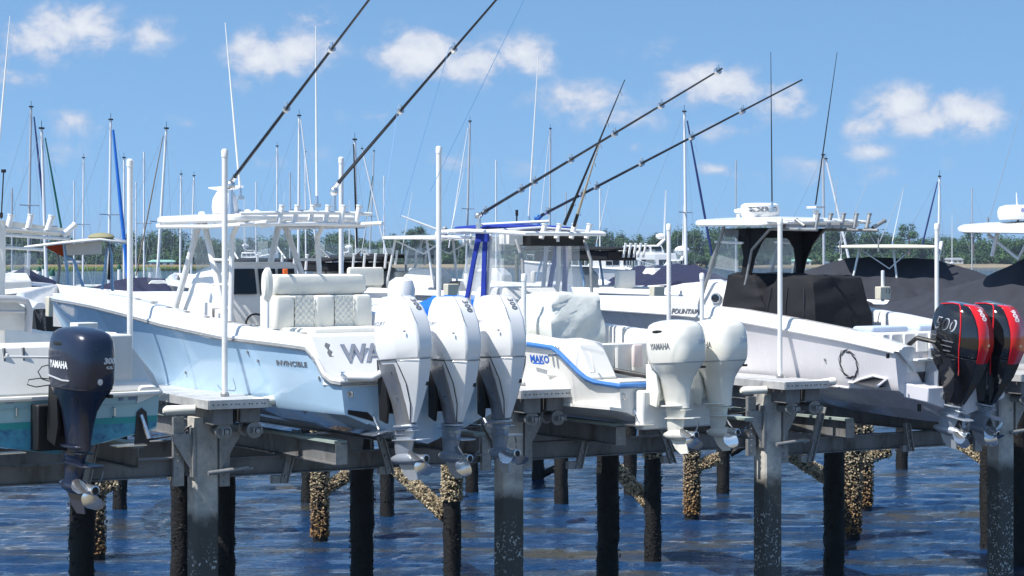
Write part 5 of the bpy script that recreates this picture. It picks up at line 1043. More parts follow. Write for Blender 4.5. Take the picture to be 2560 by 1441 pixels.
obj('clear_enclosure', MB().loft([[(-.68, yb_ - .3, 5.0), (-.68, yb_ + .9, 5.0), (.68, yb_ + .9, 5.0), (.68, yb_ - .3, 5.0)], [(-.66, yb_ - .3, 5.9), (-.66, yb_ + .5, 5.9), (.66, yb_ + .5, 5.9), (.66, yb_ - .3, 5.9)]], False, False), vinyl, mt, smooth=False, recalc=False)
for k in range(4): rod_holder(mt, BM.ony(1353 + 37.5 * k, 597, yA + .3), BM.ony(1362 + 37.5 * k, 561, yA + .3), .038, white)
obj('console_body', MB().loft([rr4(-.5, .5, 2.9, 4.0, 3.95), rr4(-.5, .5, 2.95, 3.95, 4.9), rr4(-.45, .45, 3.2, 3.9, 5.15)]), gel2, mk, bevel=.04)
draped('bow_cover', [rr4(-.5, .55, 4.2, 5.8, 4.5), rr4(-.5, .55, 4.3, 5.7, 4.82), rr4(-.3, .4, 4.6, 5.3, 5.0)], tarpb, mk, .03, 9)
for (a, b, xx, xo, kk) in (((1198, 538), (1805, 172), -.8, -1.0, (.03, .2, .26, .42, .6, .78, .985)), ((1346, 543), (2005, 200), .75, .9, (.04, .19, .25, .43, .62, .8))):
    p1, p2 = Q(*a, xx), Q(*b, xo); outrigger(mt, p1, p2, .024, carbon, kk, 6)
    obj('outrigger_base', MB().tube([(p1[0], p1[1], 5.96), (p1[0], p1[1], 6.06)], .05, 12).tube([(p1[0], p1[1], 6.05), (p1[0], p1[1], p1[2] - .03), lerp3(p1, p2, .015)], .028, 10).ell(lerp3(p1, p2, -.006), (.05, .05, .05), 10, 6), stripe if xx > 0 else steel, mt)
antenna(mt, Q(1322, 540, .3), Q(1346, 138, .3), .015, white); obj('whip_light', MB().tube([Q(1291, 575, 0), Q(1292, 540, 0)], .012, 6).tube([Q(1292, 540, 0), Q(1292, 525, 0)], .022, 8), black, mt)
def fishing_rod(p, q, m, label, off):
    x_, y_ = BM.W(*p[:2]); r_ = thing('fishing_rod', label, 'fishing rod', (x_, y_, 0), BM.a, 'fishing rods standing in the holders', zb=0); d = lambda v: (v[0] - p[0], v[1] - p[1], v[2])
    obj('blank', MB().tube([d(p), d(lerp3(p, q, .4)), d(q)], [.022, .016, .006], 8), m, r_); g = MB()
    for k in (.1, .3, .48, .68, .9): c_ = d(lerp3(p, q, k)); g.tube([c_, (c_[0], c_[1] - .05, c_[2] + .02), (c_[0], c_[1] - .07, c_[2] - .03)], .006, 5)
    obj('line_guide', g, steel, r_); obj('grip', MB().tube([d(lerp3(p, q, -.05)), d(lerp3(p, q, .1))], .026, 8), black, r_)
p1, p2 = Q(1418, 545, .0), Q(1562, 200, .0); fishing_rod(p1, p2, carbon, 'black fishing rod, the taller of two crossing above the blue canvas top', 0)
p1, p2 = Q(1438, 556, .15), Q(1503, 345, .15); fishing_rod(p1, p2, mat('tan_rod', (.45, .38, .27), .4), 'tan fishing rod, the shorter one behind the black rod', 0)

# ================================================================ boat with the dark blue engine (left)
BA = boatframe(-2.35, -1.8, 8); x, y = BA.W(0, 0)
ab = thing('center_console_boat', 'older fishing boat with a worn teal and blue bottom and one dark blue outboard', 'boat', (x, y, 3.3), BA.a)
worn = mat('worn_antifouling', (.07, .30, .42), .55, var=.25, vs=5, dirt=((.03, .12, .25), .5, 6), bump=.2); teal = mat('teal_boot_stripe', (.03, .30, .30), .4); tealh = mat('pale_teal_gelcoat', (.34, .55, .60), .2, coat=.4, var=.08, vs=2)
HA = [(0.0, 1.25, 4.06, 1.2, 3.66, 3.44, 1), (1.5, 1.3, 4.3, 1.2, 3.68, 3.42, 1.05), (3, 1.3, 4.45, 1.15, 3.74, 3.44, 1.2), (5, 1.15, 4.6, .85, 3.9, 3.55, 1.5), (6.5, .7, 4.7, .4, 4.1, 3.8, 1.7), (7.6, .03, 4.75, .01, 4.6, 4.5, 1.3)]
hull(ab, HA, tealh, n=40)
def tpan(zlo, zhi, name, m, off): # transom stripes following the hull's end profile
    def hw(z): 
        if z < 3.66: return max(.0, 1.2 * (z - 3.44) / .22)
        return 1.2 + .05 * (z - 3.66) / .4
    zs = [zlo + (zhi - zlo) * i / 6 for i in range(7)]; obj(name, MB().loft([[(-hw(z) - .002, -off, z), (hw(z) + .002, -off, z), (hw(z) + .002, .003, z), (-hw(z) - .002, .003, z)] for z in zs]), m, ab, smooth=False)
tpan(3.442, 3.735, 'bottom_paint', worn, .006); tpan(3.735, 3.805, 'boot_stripe', teal, .0075)
CA = [(-.02, 1.27, 4.07, 4.13), (.35, 1.28, 4.13, 4.3), (.8, 1.29, 4.2, 4.6), (1.5, 1.31, 4.31, 4.68), (3, 1.31, 4.46, 4.66), (5, 1.16, 4.61, 4.8), (6.5, .71, 4.71, 4.88), (7.62, .04, 4.76, 4.9)]
capdeck(ab, CA, gel2, 3.95, .28, n=40); rail(ab, [(h[0], h[1], h[2]) for h in HA], gel2, .03, n=40, extra=[(-.3, -.03, 4.06), (-1.2, -.03, 4.06)])
obj('transom_cap', MB().span((-1.22, -.035, 4.03), (1.22, .02, 4.085)), gel2, ab, bevel=.012)
obj('transom_wall', MB().loft([[(-1.25, .06, 4.08), (1.25, .06, 4.08), (1.25, .5, 4.08), (-1.25, .5, 4.08)], [(-1.1, .26, 4.62), (1.02, .26, 4.62), (1.1, .6, 4.64), (-1.1, .6, 4.64)]]), gel2, ab, bevel=.03)
for k in range(4): obj('locker_seam', MB().span((-.95 + k * .22, .2, 4.36), (-.93 + k * .22, .245, 4.6)), greyink, ab)
obj('step_locker', MB().span((.25, .06, 4.085), (.95, .5, 4.72)), gel2, ab, bevel=.02)
for s_, P_ in ((1, ((290, 830), (332, 868), (385, 935), (404, 975), (290, 980))),): obj('quarter_panel', MB().prism([BA.ony(a, b, .2) for a, b in P_], (0, .5, 0)), gel2, ab, bevel=.02)
obj('hatch_lid', MB().span((.3, .1, 4.726), (.55, .3, 4.86)), gel2, ab, bevel=.01)
obj('quarter_step', MB().loft([[(.62, .0, 4.09), (1.2, 0, 4.09), (1.2, .3, 4.09), (.62, .3, 4.09)], [(.66, .04, 4.2), (1.16, .04, 4.2), (1.16, .3, 4.2), (.66, .3, 4.2)]]), gel2, ab, bevel=.02)
obj('tow_bar', MB().tube([BA.ony(a, b, -.25) for a, b in ((18, 885), (12, 893), (40, 893), (130, 894))], .014, 8), white, ab)
obj('control_cable', MB().tube([BA.ony(a, b, -.3) for a, b in ((130, 962), (90, 968), (68, 962), (72, 950), (100, 946), (125, 948))], .006, 6).tube([BA.ony(a, b, -.34) for a, b in ((128, 955), (105, 948), (95, 930), (105, 917), (125, 912))], .006, 6), black, ab)
for a, b in ((38, 1030), (283, 1030)): p = BA.ony(a, b, -.01); obj('tow_eye', MB().tube([(p[0], 0, p[2] + .05), (p[0], -.05, p[2] + .04), (p[0], -.05, p[2] - .04), (p[0], 0, p[2] - .06)], .012, 8), steel, ab)
for a, b, w_ in ((25, 1005, .09), (303, 998, .05), (332, 996, .09), (352, 996, .06)): p = BA.ony(a, b, -.01); obj('name_tag', MB().box((p[0], -.008, p[2]), (w_, .012, .035)), slateink, ab)
obj('tab_bracket', MB().loft([[(.93, -.02, 3.5), (1.12, -.02, 3.5), (1.08, -.02, 3.85), (1.02, -.02, 3.9), (.96, -.02, 3.85)], [(.93, -.01, 3.5), (1.12, -.01, 3.5), (1.08, -.01, 3.85), (1.02, -.01, 3.9), (.96, -.01, 3.85)]]), darkink, ab, smooth=False)
obj('tab_actuator', MB().tube([(1.0, -.04, 3.82), (1.06, -.12, 3.56)], .025, 10), steel, ab); obj('trim_tab', MB().box((.8, -.12, 3.50), (.36, .22, .012)), steel, ab); obj('trim_tab', MB().box((-.62, -.12, 3.50), (.36, .22, .012)), steel, ab)
obj('engine_bracket', MB().span((-.3, -.2, 3.5), (.3, -.008, 4.0)), black, ab, bevel=.02)
yamaha(ab, -.05, -.62, 3.40, 6, -2, 2.5, engnavy, black, 1.13, ink=whiteink, ink2=silverink, leg=engnavy)
# windshield hoop, seats and tower
obj('seat_back_frame', MB().tube([BA.ony(a, b, 2.2) for a, b in ((-60, 748), (40, 748), (66, 755), (74, 775), (70, 830))], .045, 10).tube([BA.ony(a, b, 2.2) for a, b in ((-60, 778), (62, 780))], .02, 8), mat('grey_vinyl', (.42, .43, .45), .5), ab)
obj('tower_panel', MB().prism([BA.ony(a, b, 2.3) for a, b in ((-60, 755), (40, 755), (62, 770), (62, 826), (-60, 826))], (0, .03, 0)), mat('pale_grey_panel', (.60, .6, .58), .4), ab)
obj('leaning_seat', rounded((-.65, 2.0, 4.72), (1.1, .5, .14), .05), mat('tan_cushion', (.62, .5, .33), .5), ab)
at_ = sub('t_top', ab); yR = 2.4; S_ = lambda a, b, y_=2.4: BA.ony(a, b, y_)
a, b = S_(175, 580), S_(-60, 546)
obj('canvas_top', MB().loft([[(-1.3, 2.6, 6.02), (-1.3, 4.4, 6.08), (-1.3, 4.4, 6.16), (-1.3, 2.6, 6.10)], [(-.2, 2.5, 6.02), (-.2, 4.4, 6.10), (-.2, 4.4, 6.16), (-.2, 2.5, 6.10)], [(a[0], 2.5, a[2] - .04), (a[0], 4.2, a[2]), (a[0], 4.2, a[2] + .05), (a[0], 2.5, a[2] + .04)]]), cream, at_)
m_ = MB()
for dz in (.0, -.09, -.25): m_.tube([(-1.3, 2.42, 6.04 + dz), (-.6, 2.4, 6.0 + dz), (a[0] - (0 if dz > -.2 else .35), 2.4, a[2] - .02 + dz * .8)], .02, 8)
m_.tube([(a[0], 2.4, a[2] - .03), (a[0], 3.8, a[2])], .022, 8); 
for xx in (-1.1, -.75, -.45): m_.tube([(xx, 2.4, 6.02), (xx - .08, 2.4, 5.78)], .014, 8)
obj('frame_pipe', m_, white, at_)
for k, (p, q_) in enumerate((((20, 570), (28, 537)), ((70, 572), (78, 537)), ((118, 577), (130, 540)), ((155, 590), (188, 562)), ((-30, 568), (-22, 533)))): rod_holder(at_, S_(*p), S_(*q_), .036, white)
leg([S_(4, 560), S_(2, 760), (S_(2, 760)[0], 2.4, 4.0)], .05, gel2, at_); leg([(-1.25, 2.4, 6.0), (-1.25, 2.4, 4.0)], .04, gel2, at_)
antenna(at_, S_(-6, 400, 3.2), S_(25, 40, 3.2), .014, white, False); obj('antenna_lower', MB().tube([(S_(-6, 400, 3.2)[0], 3.2, 6.12), S_(-6, 400, 3.2)], .016, 8), white, at_)
obj('stern_light', MB().tube([S_(3, 548, 3), S_(9, 430, 3)], .008, 6).tube([S_(9, 432, 3), S_(9, 424, 3)], .03, 8).tube([S_(3, 545, 3), S_(3, 532, 3)], .022, 8), black, at_)
# ================================================================ tarped boat at the right edge
BG = boatframe(15.1, -.5, 8); x, y = BG.W(0, 0)
gb = thing('center_console_boat', 'boat under a charcoal tarp with a curved white hardtop at the right edge', 'boat', (x, y, 3.4), BG.a)
HG = [(0.0, 1.3, 4.2, 1.2, 3.72, 3.4, 1), (2, 1.35, 4.3, 1.2, 3.8, 3.4, 1.1), (3.6, 1.2, 4.4, 1.0, 3.9, 3.5, 1.4), (5, .8, 4.45, .5, 4.05, 3.7, 1.7), (6.4, .03, 4.5, .01, 4.4, 4.3, 1.4)]
hull(gb, HG, gel, n=40); rail(gb, [(h[0], h[1], h[2]) for h in HG], gel, .03, n=40)
def tarp(parent, tab, ridge, m, name='tarp', seed=1, amp=.03, drop=.12, n=60):
    """cover stretched from the gunwales (tab: y, half beam, z) to a ridge (y, z)"""
    rows_ = []
    for i in range(n + 1):
        y_ = tab[0][0] + (tab[-1][0] - tab[0][0]) * i / n; hb, zg = interp(tab, y_); zr = interp(ridge, y_)[0]; r_ = []
        for k in range(-22, 23):
            t_ = abs(k) / 20.; xx = hb * min(t_, 1.02) * (1 if k > 0 else -1); base = zg + (zr - zg) * (1 - min(t_, 1)) ** 1.08 if t_ <= 1 else zg - drop * (t_ - 1) * 10
            w_ = amp * (math.sin(5 * y_ + 4 * t_ + seed) * .5 + math.sin(11 * y_ - 6 * t_ * (1 if k > 0 else -1) + seed * 2) * .35 + math.sin(2.1 * y_ + 9 * t_) * .5) * (.4 + t_); r_.append((xx, y_, base + w_ - .05 * math.sin(math.pi * min(t_, 1))))
        rows_.append(r_)
    return obj(name, MB().grid(rows_).add(rows_[0], [tuple(range(len(rows_[0])))]), m, parent, sharp=60)
RIDGE = [(-.05, 4.9), (.3, 5.2), (.9, 5.6), (1.9, 5.62), (2.15, 5.5), (2.9, 5.22), (3.9, 4.98), (5.2, 4.72), (6.4, 4.58)]
tarp(gb, [(-.05, 1.34, 4.25), (2, 1.4, 4.35), (3.6, 1.25, 4.45), (5, .85, 4.5), (6.4, .06, 4.55)], RIDGE, canvg, seed=2, amp=.028)
gt = sub('hardtop', gb); yF = BG.onx(2381, 600, -.8)[1]; yA = yF - 2.7; print('G top', yF, BG.onx(2381, 600, -.8))
obj('roof', slab(rrect(-1.1, 1.1, yA, yF, .45, 8, .16), 5.93, 6.0, .17), gel, gt)
for s_ in (-1, 1): leg([(s_ * .75, yF - .9, 5.98), (s_ * .7, yF - .75, 5.6)], .035, white, gt); leg([(s_ * .75, yF - 1.6, 5.98), (s_ * .6, yF - 1.2, 5.55), (s_ * .75, yF - .7, 5.95)], .03, white, gt)
c_ = BG.onx(2545, 580, -.3); mr = MB().lathe([(.3, 6.19), (.325, 6.24), (.33, 6.33), (.30, 6.4), (.2, 6.43), (0, 6.435)], (c_[0], c_[1], 0), n=32); obj('radar_dome', mr, white, gt)
lettering('GARMIN', .11, (c_[0] + .03, c_[1] - .5, 6.32), (1, .0, 0), (0, 0, 1), greyink, gt, mr, .004, sx=1.1); obj('dome_logo', MB().lathe([(0, -.01), (.04, -.008), (.04, 0)], (c_[0] - .23, c_[1] - .27, 6.34), 'y', 14), mat('pale_lilac_ink', (.5, .5, .75), .5), gt)
antenna(gt, BG.onx(2545, 555, -.2), BG.onx(2541, 482, -.2), .02, white, False)

# ================================================================ boats on the far side of the pier
def bframe(px, Y, head): return Frame((px - 1280) / FP * Y, Y, R(head))
def simple_hull(parent, L, beam, z0, zs, m, stripe_=None, fl=1.3, n=24):
    tab = [(0, beam * .46, zs - .12, beam * .42, z0 + .3, z0, 1), (L * .35, beam * .5, zs - .06, beam * .43, z0 + .34, z0, 1.1), (L * .65, beam * .43, zs, beam * .32, z0 + .5, z0 + .1, fl), (L * .88, beam * .2, zs + .1, beam * .1, z0 + .75, z0 + .4, fl), (L, .03, zs + .15, .01, zs + .05, zs - .1, fl)]
    hull(parent, tab, m, n=n); ct = [(a[0], a[1] + .01, a[2] + .005, a[2] + .12) for a in tab]; capdeck(parent, ct, gel, z0 + .55, .22, n=n); rail(parent, [(a[0], a[1], a[2]) for a in tab], stripe_ or gel, .03, n=n)
def cc_boat(px, Y, head, label, hullm=gel, topm=gel, legm=white, ztop=6.0, zdeck=4.55, L=8, beam=2.7, yc=2.4, tl=2.3, cover=None, engines=1, engm=engw, canopy=None, top=True, wind=True, thick=.07, grp='boats on lifts beyond the pier', seats=True):
    F_ = bframe(px, Y, head); x0, y0 = F_.W(0, -yc); t_ = thing('center_console_boat', label, 'boat', (x0, y0, zdeck - 1.15), F_.a, grp); z0 = zdeck - 1.15; ztop = ztop if top else zdeck + .95
    simple_hull(t_, L, beam, z0, zdeck, hullm)
    if seats: obj('console', MB().loft([rr4(-.45, .45, yc - .1, yc + .9, z0 + .55), rr4(-.42, .42, yc - .1, yc + .8, zdeck + .35), rr4(-.36, .36, yc + .1, yc + .6, zdeck + .55)]), gel2, t_, bevel=.03)
    if wind: obj('windshield', MB().loft([[(-.4, yc + .2, zdeck + .5), (-.38, yc + .75, zdeck + .48), (.38, yc + .75, zdeck + .48), (.4, yc + .2, zdeck + .5)], [(-.4, yc + .25, zdeck + 1.05), (-.38, yc + .8, zdeck + 1.05), (.38, yc + .8, zdeck + 1.05), (.4, yc + .25, zdeck + 1.05)]], False, False, False), tglass, t_, smooth=False, recalc=False)
    if seats:
        obj('seat', rounded((0, yc - .75, zdeck - .05), (1.0, .5, .3), .08), cream, t_); obj('seat_back', rounded((0, yc - 1.02, zdeck + .25), (1.0, .14, .45), .06), cream, t_)
    if top:
        tp = sub('t_top', t_); obj('roof', slab(rrect(-.95, .95, yc - tl * .45, yc + tl * .55, .2, 5, .1), ztop - thick, ztop, .05), topm, tp)
        for s_ in (-1, 1):
            leg([(s_ * .6, yc + .9, ztop - .05), (s_ * .55, yc + 1.15, zdeck + .3), (s_ * .55, yc + 1.2, z0 + .5)], .03, legm, tp); leg([(s_ * .6, yc + .0, ztop - .05), (s_ * .55, yc - .15, zdeck + .2), (s_ * .55, yc - .2, z0 + .5)], .03, legm, tp); leg([(s_ * .6, yc + .85, ztop - .1), (s_ * .58, yc + .1, zdeck + .9), (s_ * .6, yc - .5, ztop - .06)], .02, legm, tp)
        for k in range(5): rod_holder(tp, (-.6 + k * .3, yc - tl * .45 - .03, ztop - .22), (-.6 + k * .3, yc - tl * .45 - .1, ztop + .13), .03, white)
        if canopy: obj('underside_canvas', MB().span((-.85, yc - tl * .35, ztop - .3), (.85, yc + tl * .4, ztop - thick - .01)), canopy, tp, bevel=.03)
        antenna(tp, (.5, yc, ztop + .15), (.6, yc - .3, ztop + 1.6), .012, white)
    if cover: tarp(t_, [(-.05, beam * .47, zdeck - .1), (L * .35, beam * .51, zdeck), (L * .65, beam * .44, zdeck + .08), (L * .99, .05, zdeck + .22)], [(-.05, zdeck + .35), (yc - 1.2, ztop - .35), (yc + 1.2, ztop - .3), (L * .7, zdeck + .65), (L * .99, zdeck + .25)], cover, n=70, seed=int(px) % 7, amp=.06)
    for k in range(engines):
        xx = (k - (engines - 1) / 2) * .7; e = sub('outboard_motor', t_); f = placer(xx, -.45, zdeck - 1.0, 2)
        obj('cowl', xf(MB().loft([sect(0, 0, a, b, c_, 2.8, z_, 20) for z_, a, b, c_ in ((.7, .26, .35, .4), (.95, .27, .37, .4), (1.15, .22, .3, .33), (1.24, .1, .15, .15))]), f), engm, e)
        obj('lower_cowl', xf(MB().loft([sect(0, 0, a, b, c_, 2.4, z_, 20) for z_, a, b, c_ in ((-.3, .06, .15, .12), (.1, .08, .18, .15), (.4, .11, .2, .18), (.69, .25, .34, .38))]), f), engm, e)
    return t_
cc_boat(1100, 48.5, 60, 'white hardtop boat with tan seats left of the blue canvas top', ztop=6.05, zdeck=4.75, yc=2.6, tl=2.2, engines=2)
cc_boat(1470, 50, 62, 'boat with a flat black roof on pale blue pipes behind the covered seat', topm=canv, legm=bluew, ztop=5.78, zdeck=4.78, canopy=canv, tl=2.7, yc=3, thick=.05)
cc_boat(965, 50, 40, 'dark roofed boat with an open black frame between the quilted seat and the guide post', topm=canv, legm=black, ztop=5.6, zdeck=4.75, hullm=mat('dark_navy_hull', (.02, .025, .05), .2, coat=.5), canopy=None, tl=2.6, engines=1, engm=engblack)
cc_boat(860, 49, 35, 'cluttered white boat with a black folded canopy behind the quilted seat', topm=canv, legm=galv, ztop=5.52, zdeck=4.85, tl=2.0, canopy=canv, yc=2.2)
hb = cc_boat(2232, 55, 80, 'boat with a long cream hardtop over a black draped tarp, right of the black enclosure', topm=mat('cream_hardtop', (.70, .68, .52), .4), legm=white, ztop=5.86, zdeck=4.35, cover=canvg, tl=2.7, L=9.5, yc=3.6, beam=3.1, engines=0, wind=False)
cc_boat(640, 46.5, 30, 'white boat with a long black canvas roof seen through the hardtop frame', topm=canv, legm=white, ztop=5.5, zdeck=4.9, tl=3.2, yc=2.6)
cc_boat(1260, 56, 70, 'low white boat seen through the clear enclosure curtains', ztop=5.5, zdeck=4.7, top=False, L=7, engm=engw)
cc_boat(1640, 54, 200, 'small open white boat between the two tall guide posts', ztop=5.5, zdeck=4.72, top=False, L=7, cover=navyc)
cc_boat(60, 62, 195, 'blue hulled runabout under a navy cover at the left edge', hullm=mat('bright_blue_hull', (.02, .08, .42), .15, coat=.6), cover=navyc, ztop=5.2, zdeck=4.6, top=False, L=7)
cc_boat(418, 78, 100, 'small boat under a navy and cream cover right of the white dock piles', cover=navyc, ztop=4.9, zdeck=4.1, top=False, L=5.5, grp='covered boats')
cc_boat(205, 41, 20, 'low open boat with a black gunwale band under the orange lined canopy', hullm=black, ztop=5, zdeck=4.7, top=False, L=6.5, wind=False, seats=False)
# canopy boat at left: tilted white edged canvas with an orange lining
Fc = bframe(200, 46, 29); cb = thing('canopy_frame', 'tilted canvas boat canopy with orange lining and a hanging cream panel on pale blue legs', 'canopy', (Fc.ox, Fc.oy, 4.6), Fc.a, zb=4.6)
K = lambda a, b, Y=46.: (lambda P: (lambda dx_, dy_: (dx_ * Fc.c + dy_ * Fc.s, -dx_ * Fc.s + dy_ * Fc.c, P[2]))(P[0] - Fc.ox, P[1] - Fc.oy))(atY(a, b, Y))
q = MB().grid([[K(60, 616, 45.2), K(150, 606, 45.2), K(250, 597, 45.4), K(312, 606, 45.6)], [K(85, 612, 47), K(170, 602, 47), K(262, 592, 47), K(325, 602, 47)]]); o = obj('canvas', q, mat('white_canvas', (.7, .7, .68), .7), cb, recalc=False); sm = o.modifiers.new('thick', 'SOLIDIFY'); sm.thickness = .05
obj('lining', MB().loft([[K(112, 618, 46), K(156, 606, 46), K(176, 606, 46), K(158, 643, 46), K(120, 622, 46)], [K(112, 618, 46.3), K(156, 606, 46.3), K(176, 606, 46.3), K(158, 643, 46.3), K(120, 622, 46.3)]]), mat('orange_brown_lining', (.42, .06, .015), .8), cb, smooth=False)
obj('panel', MB().loft([[K(164, 612, 45.5), K(255, 602, 45.5), K(254, 636, 45.5), K(168, 639, 45.5)], [K(164, 612, 45.53), K(255, 602, 45.53), K(254, 636, 45.53), K(168, 639, 45.53)]]), mat('cream_panel', (.58, .52, .44), .8), cb, smooth=False)
obj('roof_pack', MB().ell(K(253, 593, 46.2), (.28, .5, .1), 14, 6), mat('olive_cover', (.25, .24, .14), .8), cb)
for pts, Y_, m_ in ((((140, 615), (149, 670), (141, 738)), 46.3, galv), (((160, 610), (169, 690), (170, 740)), 45.6, bluew), (((168, 642), (185, 652), (215, 738)), 45.6, bluew), (((270, 605), (278, 640), (282, 740)), 46.2, bluew), (((268, 620), (262, 680), (253, 738)), 46, bluew), (((262, 600), (276, 615), (272, 700)), 46.3, black)): obj('leg', MB().tube([K(a, b, Y_) for a, b in pts], .035, 8), m_, cb)
# ================================================================ motor yachts farther out
def yacht(px0, px1, ywater, ydeck, ytop, Y, label, head=180, sgn=1):
    L = (px1 - px0) / FP * Y * .98; x0 = ((px1 if sgn > 0 else px0) - 1280) / FP * Y; t_ = thing('motor_yacht', label, 'yacht', (x0, Y, 0), R(90 if sgn > 0 else -90) , 'white motor yachts', zb=0)
    zd = HC + (YH - ydeck) * Y / FP; zt = HC + (YH - ytop) * Y / FP; b = L * .14
    tab = [(0, b * .9, zd - .5, b * .8, .4, -.6, 1), (L * .4, b, zd - .3, b * .85, .5, -.6, 1.1), (L * .75, b * .8, zd + .1, b * .5, .9, -.5, 1.5), (L, .05, zd + .5, .02, 1.8, .2, 1.5)]; hull(t_, tab, gel, n=24)
    rail(t_, [(a[0], a[1], a[2]) for a in tab], gel, .08, n=24); ct = [(a[0], a[1], a[2], a[2] + .15) for a in tab]; capdeck(t_, ct, gel, lambda y_: zd - .4, .6, n=24)
    h1 = zd + (zt - zd) * .5; obj('cabin', MB().loft([rr4(-b * .75, b * .75, L * .12, L * .66, zd - .4), rr4(-b * .7, b * .7, L * .14, L * .58, h1)]), gel, t_, bevel=.1)
    q = MB()
    for s_ in (-1, 1):
        for k in range(4): q.box((s_ * b * .74, L * (.2 + .1 * k), zd + (h1 - zd) * .35), (.1, L * .075, (h1 - zd) * .4))
    obj('window', q, darkglass, t_)
    obj('wheelhouse', MB().loft([rr4(-b * .55, b * .55, L * .2, L * .48, h1), rr4(-b * .5, b * .5, L * .22, L * .42, h1 + (zt - h1) * .62)]), gel, t_, bevel=.08)
    q = MB()
    for s_ in (-1, 1):
        for k in range(3): q.box((s_ * b * .535, L * (.25 + .07 * k), h1 + (zt - h1) * .33), (.12, L * .055, (zt - h1) * .33))
    q.box((0, L * .458, h1 + (zt - h1) * .33), (b * .8, .15, (zt - h1) * .3)); obj('window', q, darkglass, t_)
    obj('radar_arch', MB().tube([(-b * .5, L * .24, h1 + (zt - h1) * .5), (-b * .4, L * .2, zt), (b * .4, L * .2, zt), (b * .5, L * .24, h1 + (zt - h1) * .5)], .12, 8), gel, t_); obj('radar_dome', MB().ell((0, L * .22, zt + .35), (.5, .5, .3), 12, 6), white, t_)
    q = MB()
    for k in range(14):
        y_ = L * (.5 + .037 * k); hb_, zr = interp([(a[0], a[1], a[2]) for a in tab], y_)
        for s_ in (-1, 1): q.tube([(s_ * hb_ * .95, y_, zr), (s_ * hb_ * .95, y_, zr + .8)], .03, 5)
    for s_ in (-1, 1): q.tube([(s_ * interp([(a[0], a[1], a[2]) for a in tab], L * (.5 + .037 * k))[0] * .95, L * (.5 + .037 * k), interp([(a[0], a[1], a[2]) for a in tab], L * (.5 + .037 * k))[1] + .8) for k in range(14)], .035, 5)
    obj('railing', q, steel, t_)
    for xx in (-.6, .5): antenna(t_, (xx, L * .2, zt), (xx, L * .19, zt + 5 * (Y / 200)), .06, white, False)
    return t_
yacht(1300, 1748, 738, 668, 600, 200, 'large white motor yacht with rows of windows behind the black roofed boat')
yacht(1560, 1745, 748, 690, 640, 130, 'small white cabin yacht low in front of the large motor yacht')
yacht(812, 888, 690, 652, 625, 270, 'small white flybridge yacht seen past the right leg of the white hardtop')
yacht(2062, 2112, 682, 668, 655, 420, 'distant white cruiser between the black enclosure and the cream hardtop')
yacht(590, 700, 690, 640, 622, 260, 'white cruiser seen through the white hardtop frame', sgn=-1)
yacht(2362, 2384, 676, 668, 662, 480, 'tiny distant white boat left of the charcoal tarp')
# ================================================================ sailboats
def sailboat(x0, y0, x1, y1, w, label, m=mast, stay=None, furl=None, spread=True, head=60, backs=None):
    Y = 800. / w; tx, _, tz = atY(x0, y0, Y); bx = tx + ((x1 - x0) / (y1 - y0)) * 0; r_ = .15 / 2 * 1.05
    lean = (x1 - x0) / (y1 - y0); zt = tz; base = 1.6; bxx = tx + lean * (zt - base)
    t_ = thing('sailboat', label, 'sailboat', (bxx, Y, 0), R(head), 'sailboats in the marina', zb=0); ca, sa = math.cos(R(head)), math.sin(R(head))
    loc = lambda X, Y_, z: ((X - bxx) * ca + (Y_ - Y) * sa, -(X - bxx) * sa + (Y_ - Y) * ca, z)
    tab = [(-4, .9, 1.0, .6, .2, -.1, 1), (-1, 1.5, 1.05, 1.1, .1, -.3, 1.1), (2, 1.3, 1.15, .9, .1, -.3, 1.2), (5.2, .04, 1.4, .02, .6, .1, 1.4)]; hull(t_, tab, gel, n=14); capdeck(t_, [(a[0], a[1], a[2], a[2] + .1) for a in tab], gel2, .95, .5, n=14)
    obj('cabin', MB().loft([rr4(-.9, .9, -2.2, 2.4, 1.0), rr4(-.7, .7, -2.0, 1.9, 1.55)]), gel, t_, bevel=.06)
    top = loc(tx, Y, zt); obj('mast', MB().tube([(0, 0, base - .1), lerp3((0, 0, base), top, .5), top], [r_, r_, r_ * .75], 8), m, t_)
    obj('boom', MB().tube([(0, -.2, 2.7), (0, -4, 2.75)], .06, 8), m, t_); obj('sail_cover', MB().tube([(0, -.1, 2.95), (0, -2, 2.95), (0, -3.9, 2.85)], [.2, .16, .08], 10), (sailb, sailn, sailg)[int(x0) % 3], t_)
    q = MB()
    for p in ((0, 5.1, 1.4), (0, -3.9, 1.2)): q.tube([top, p], .008, 4)
    for s_ in (-1, 1):
        h1 = lerp3((0, 0, base), top, .55); 
        if spread: q.tube([h1, (h1[0] + s_ * .8, h1[1], h1[2] + .02)], .03, 5); q.tube([top, (h1[0] + s_ * .8, h1[1], h1[2]), (s_ * 1.4, 0, 1.2)], .008, 4)
    obj('rigging', q, wire, t_)
    if furl:
        (fx0, fy0, fx1, fy1, fm, fw) = furl; obj('furled_sail', MB().tube([loc(*atY(fx0, fy0, Y - .5)), loc(*atY((fx0 + fx1) / 2, (fy0 + fy1) / 2, Y - .5)), loc(*atY(fx1, fy1, Y - .5))], [fw * .6, fw, fw], 8), fm, t_)
    q = MB().tube([top, (top[0], top[1], top[2] + .35)], .015, 4).box((top[0], top[1], top[2] + .02), (.25, .12, .08)); obj('mast_head', q, black, t_)
sailboat(78, 268, 70, 690, 7, 'grey masted sailboat, the tallest mast at the far left', mastg, furl=(85, 292, 118, 600, sailn, .07))
sailboat(104, 322, 116, 700, 9, 'sailboat with a thick white mast and a dark green furled sail at the left', furl=(113, 345, 162, 620, sailg, .05))
sailboat(209, 395, 207, 690, 5, 'sailboat with a slim white mast above the cream canopy panel')
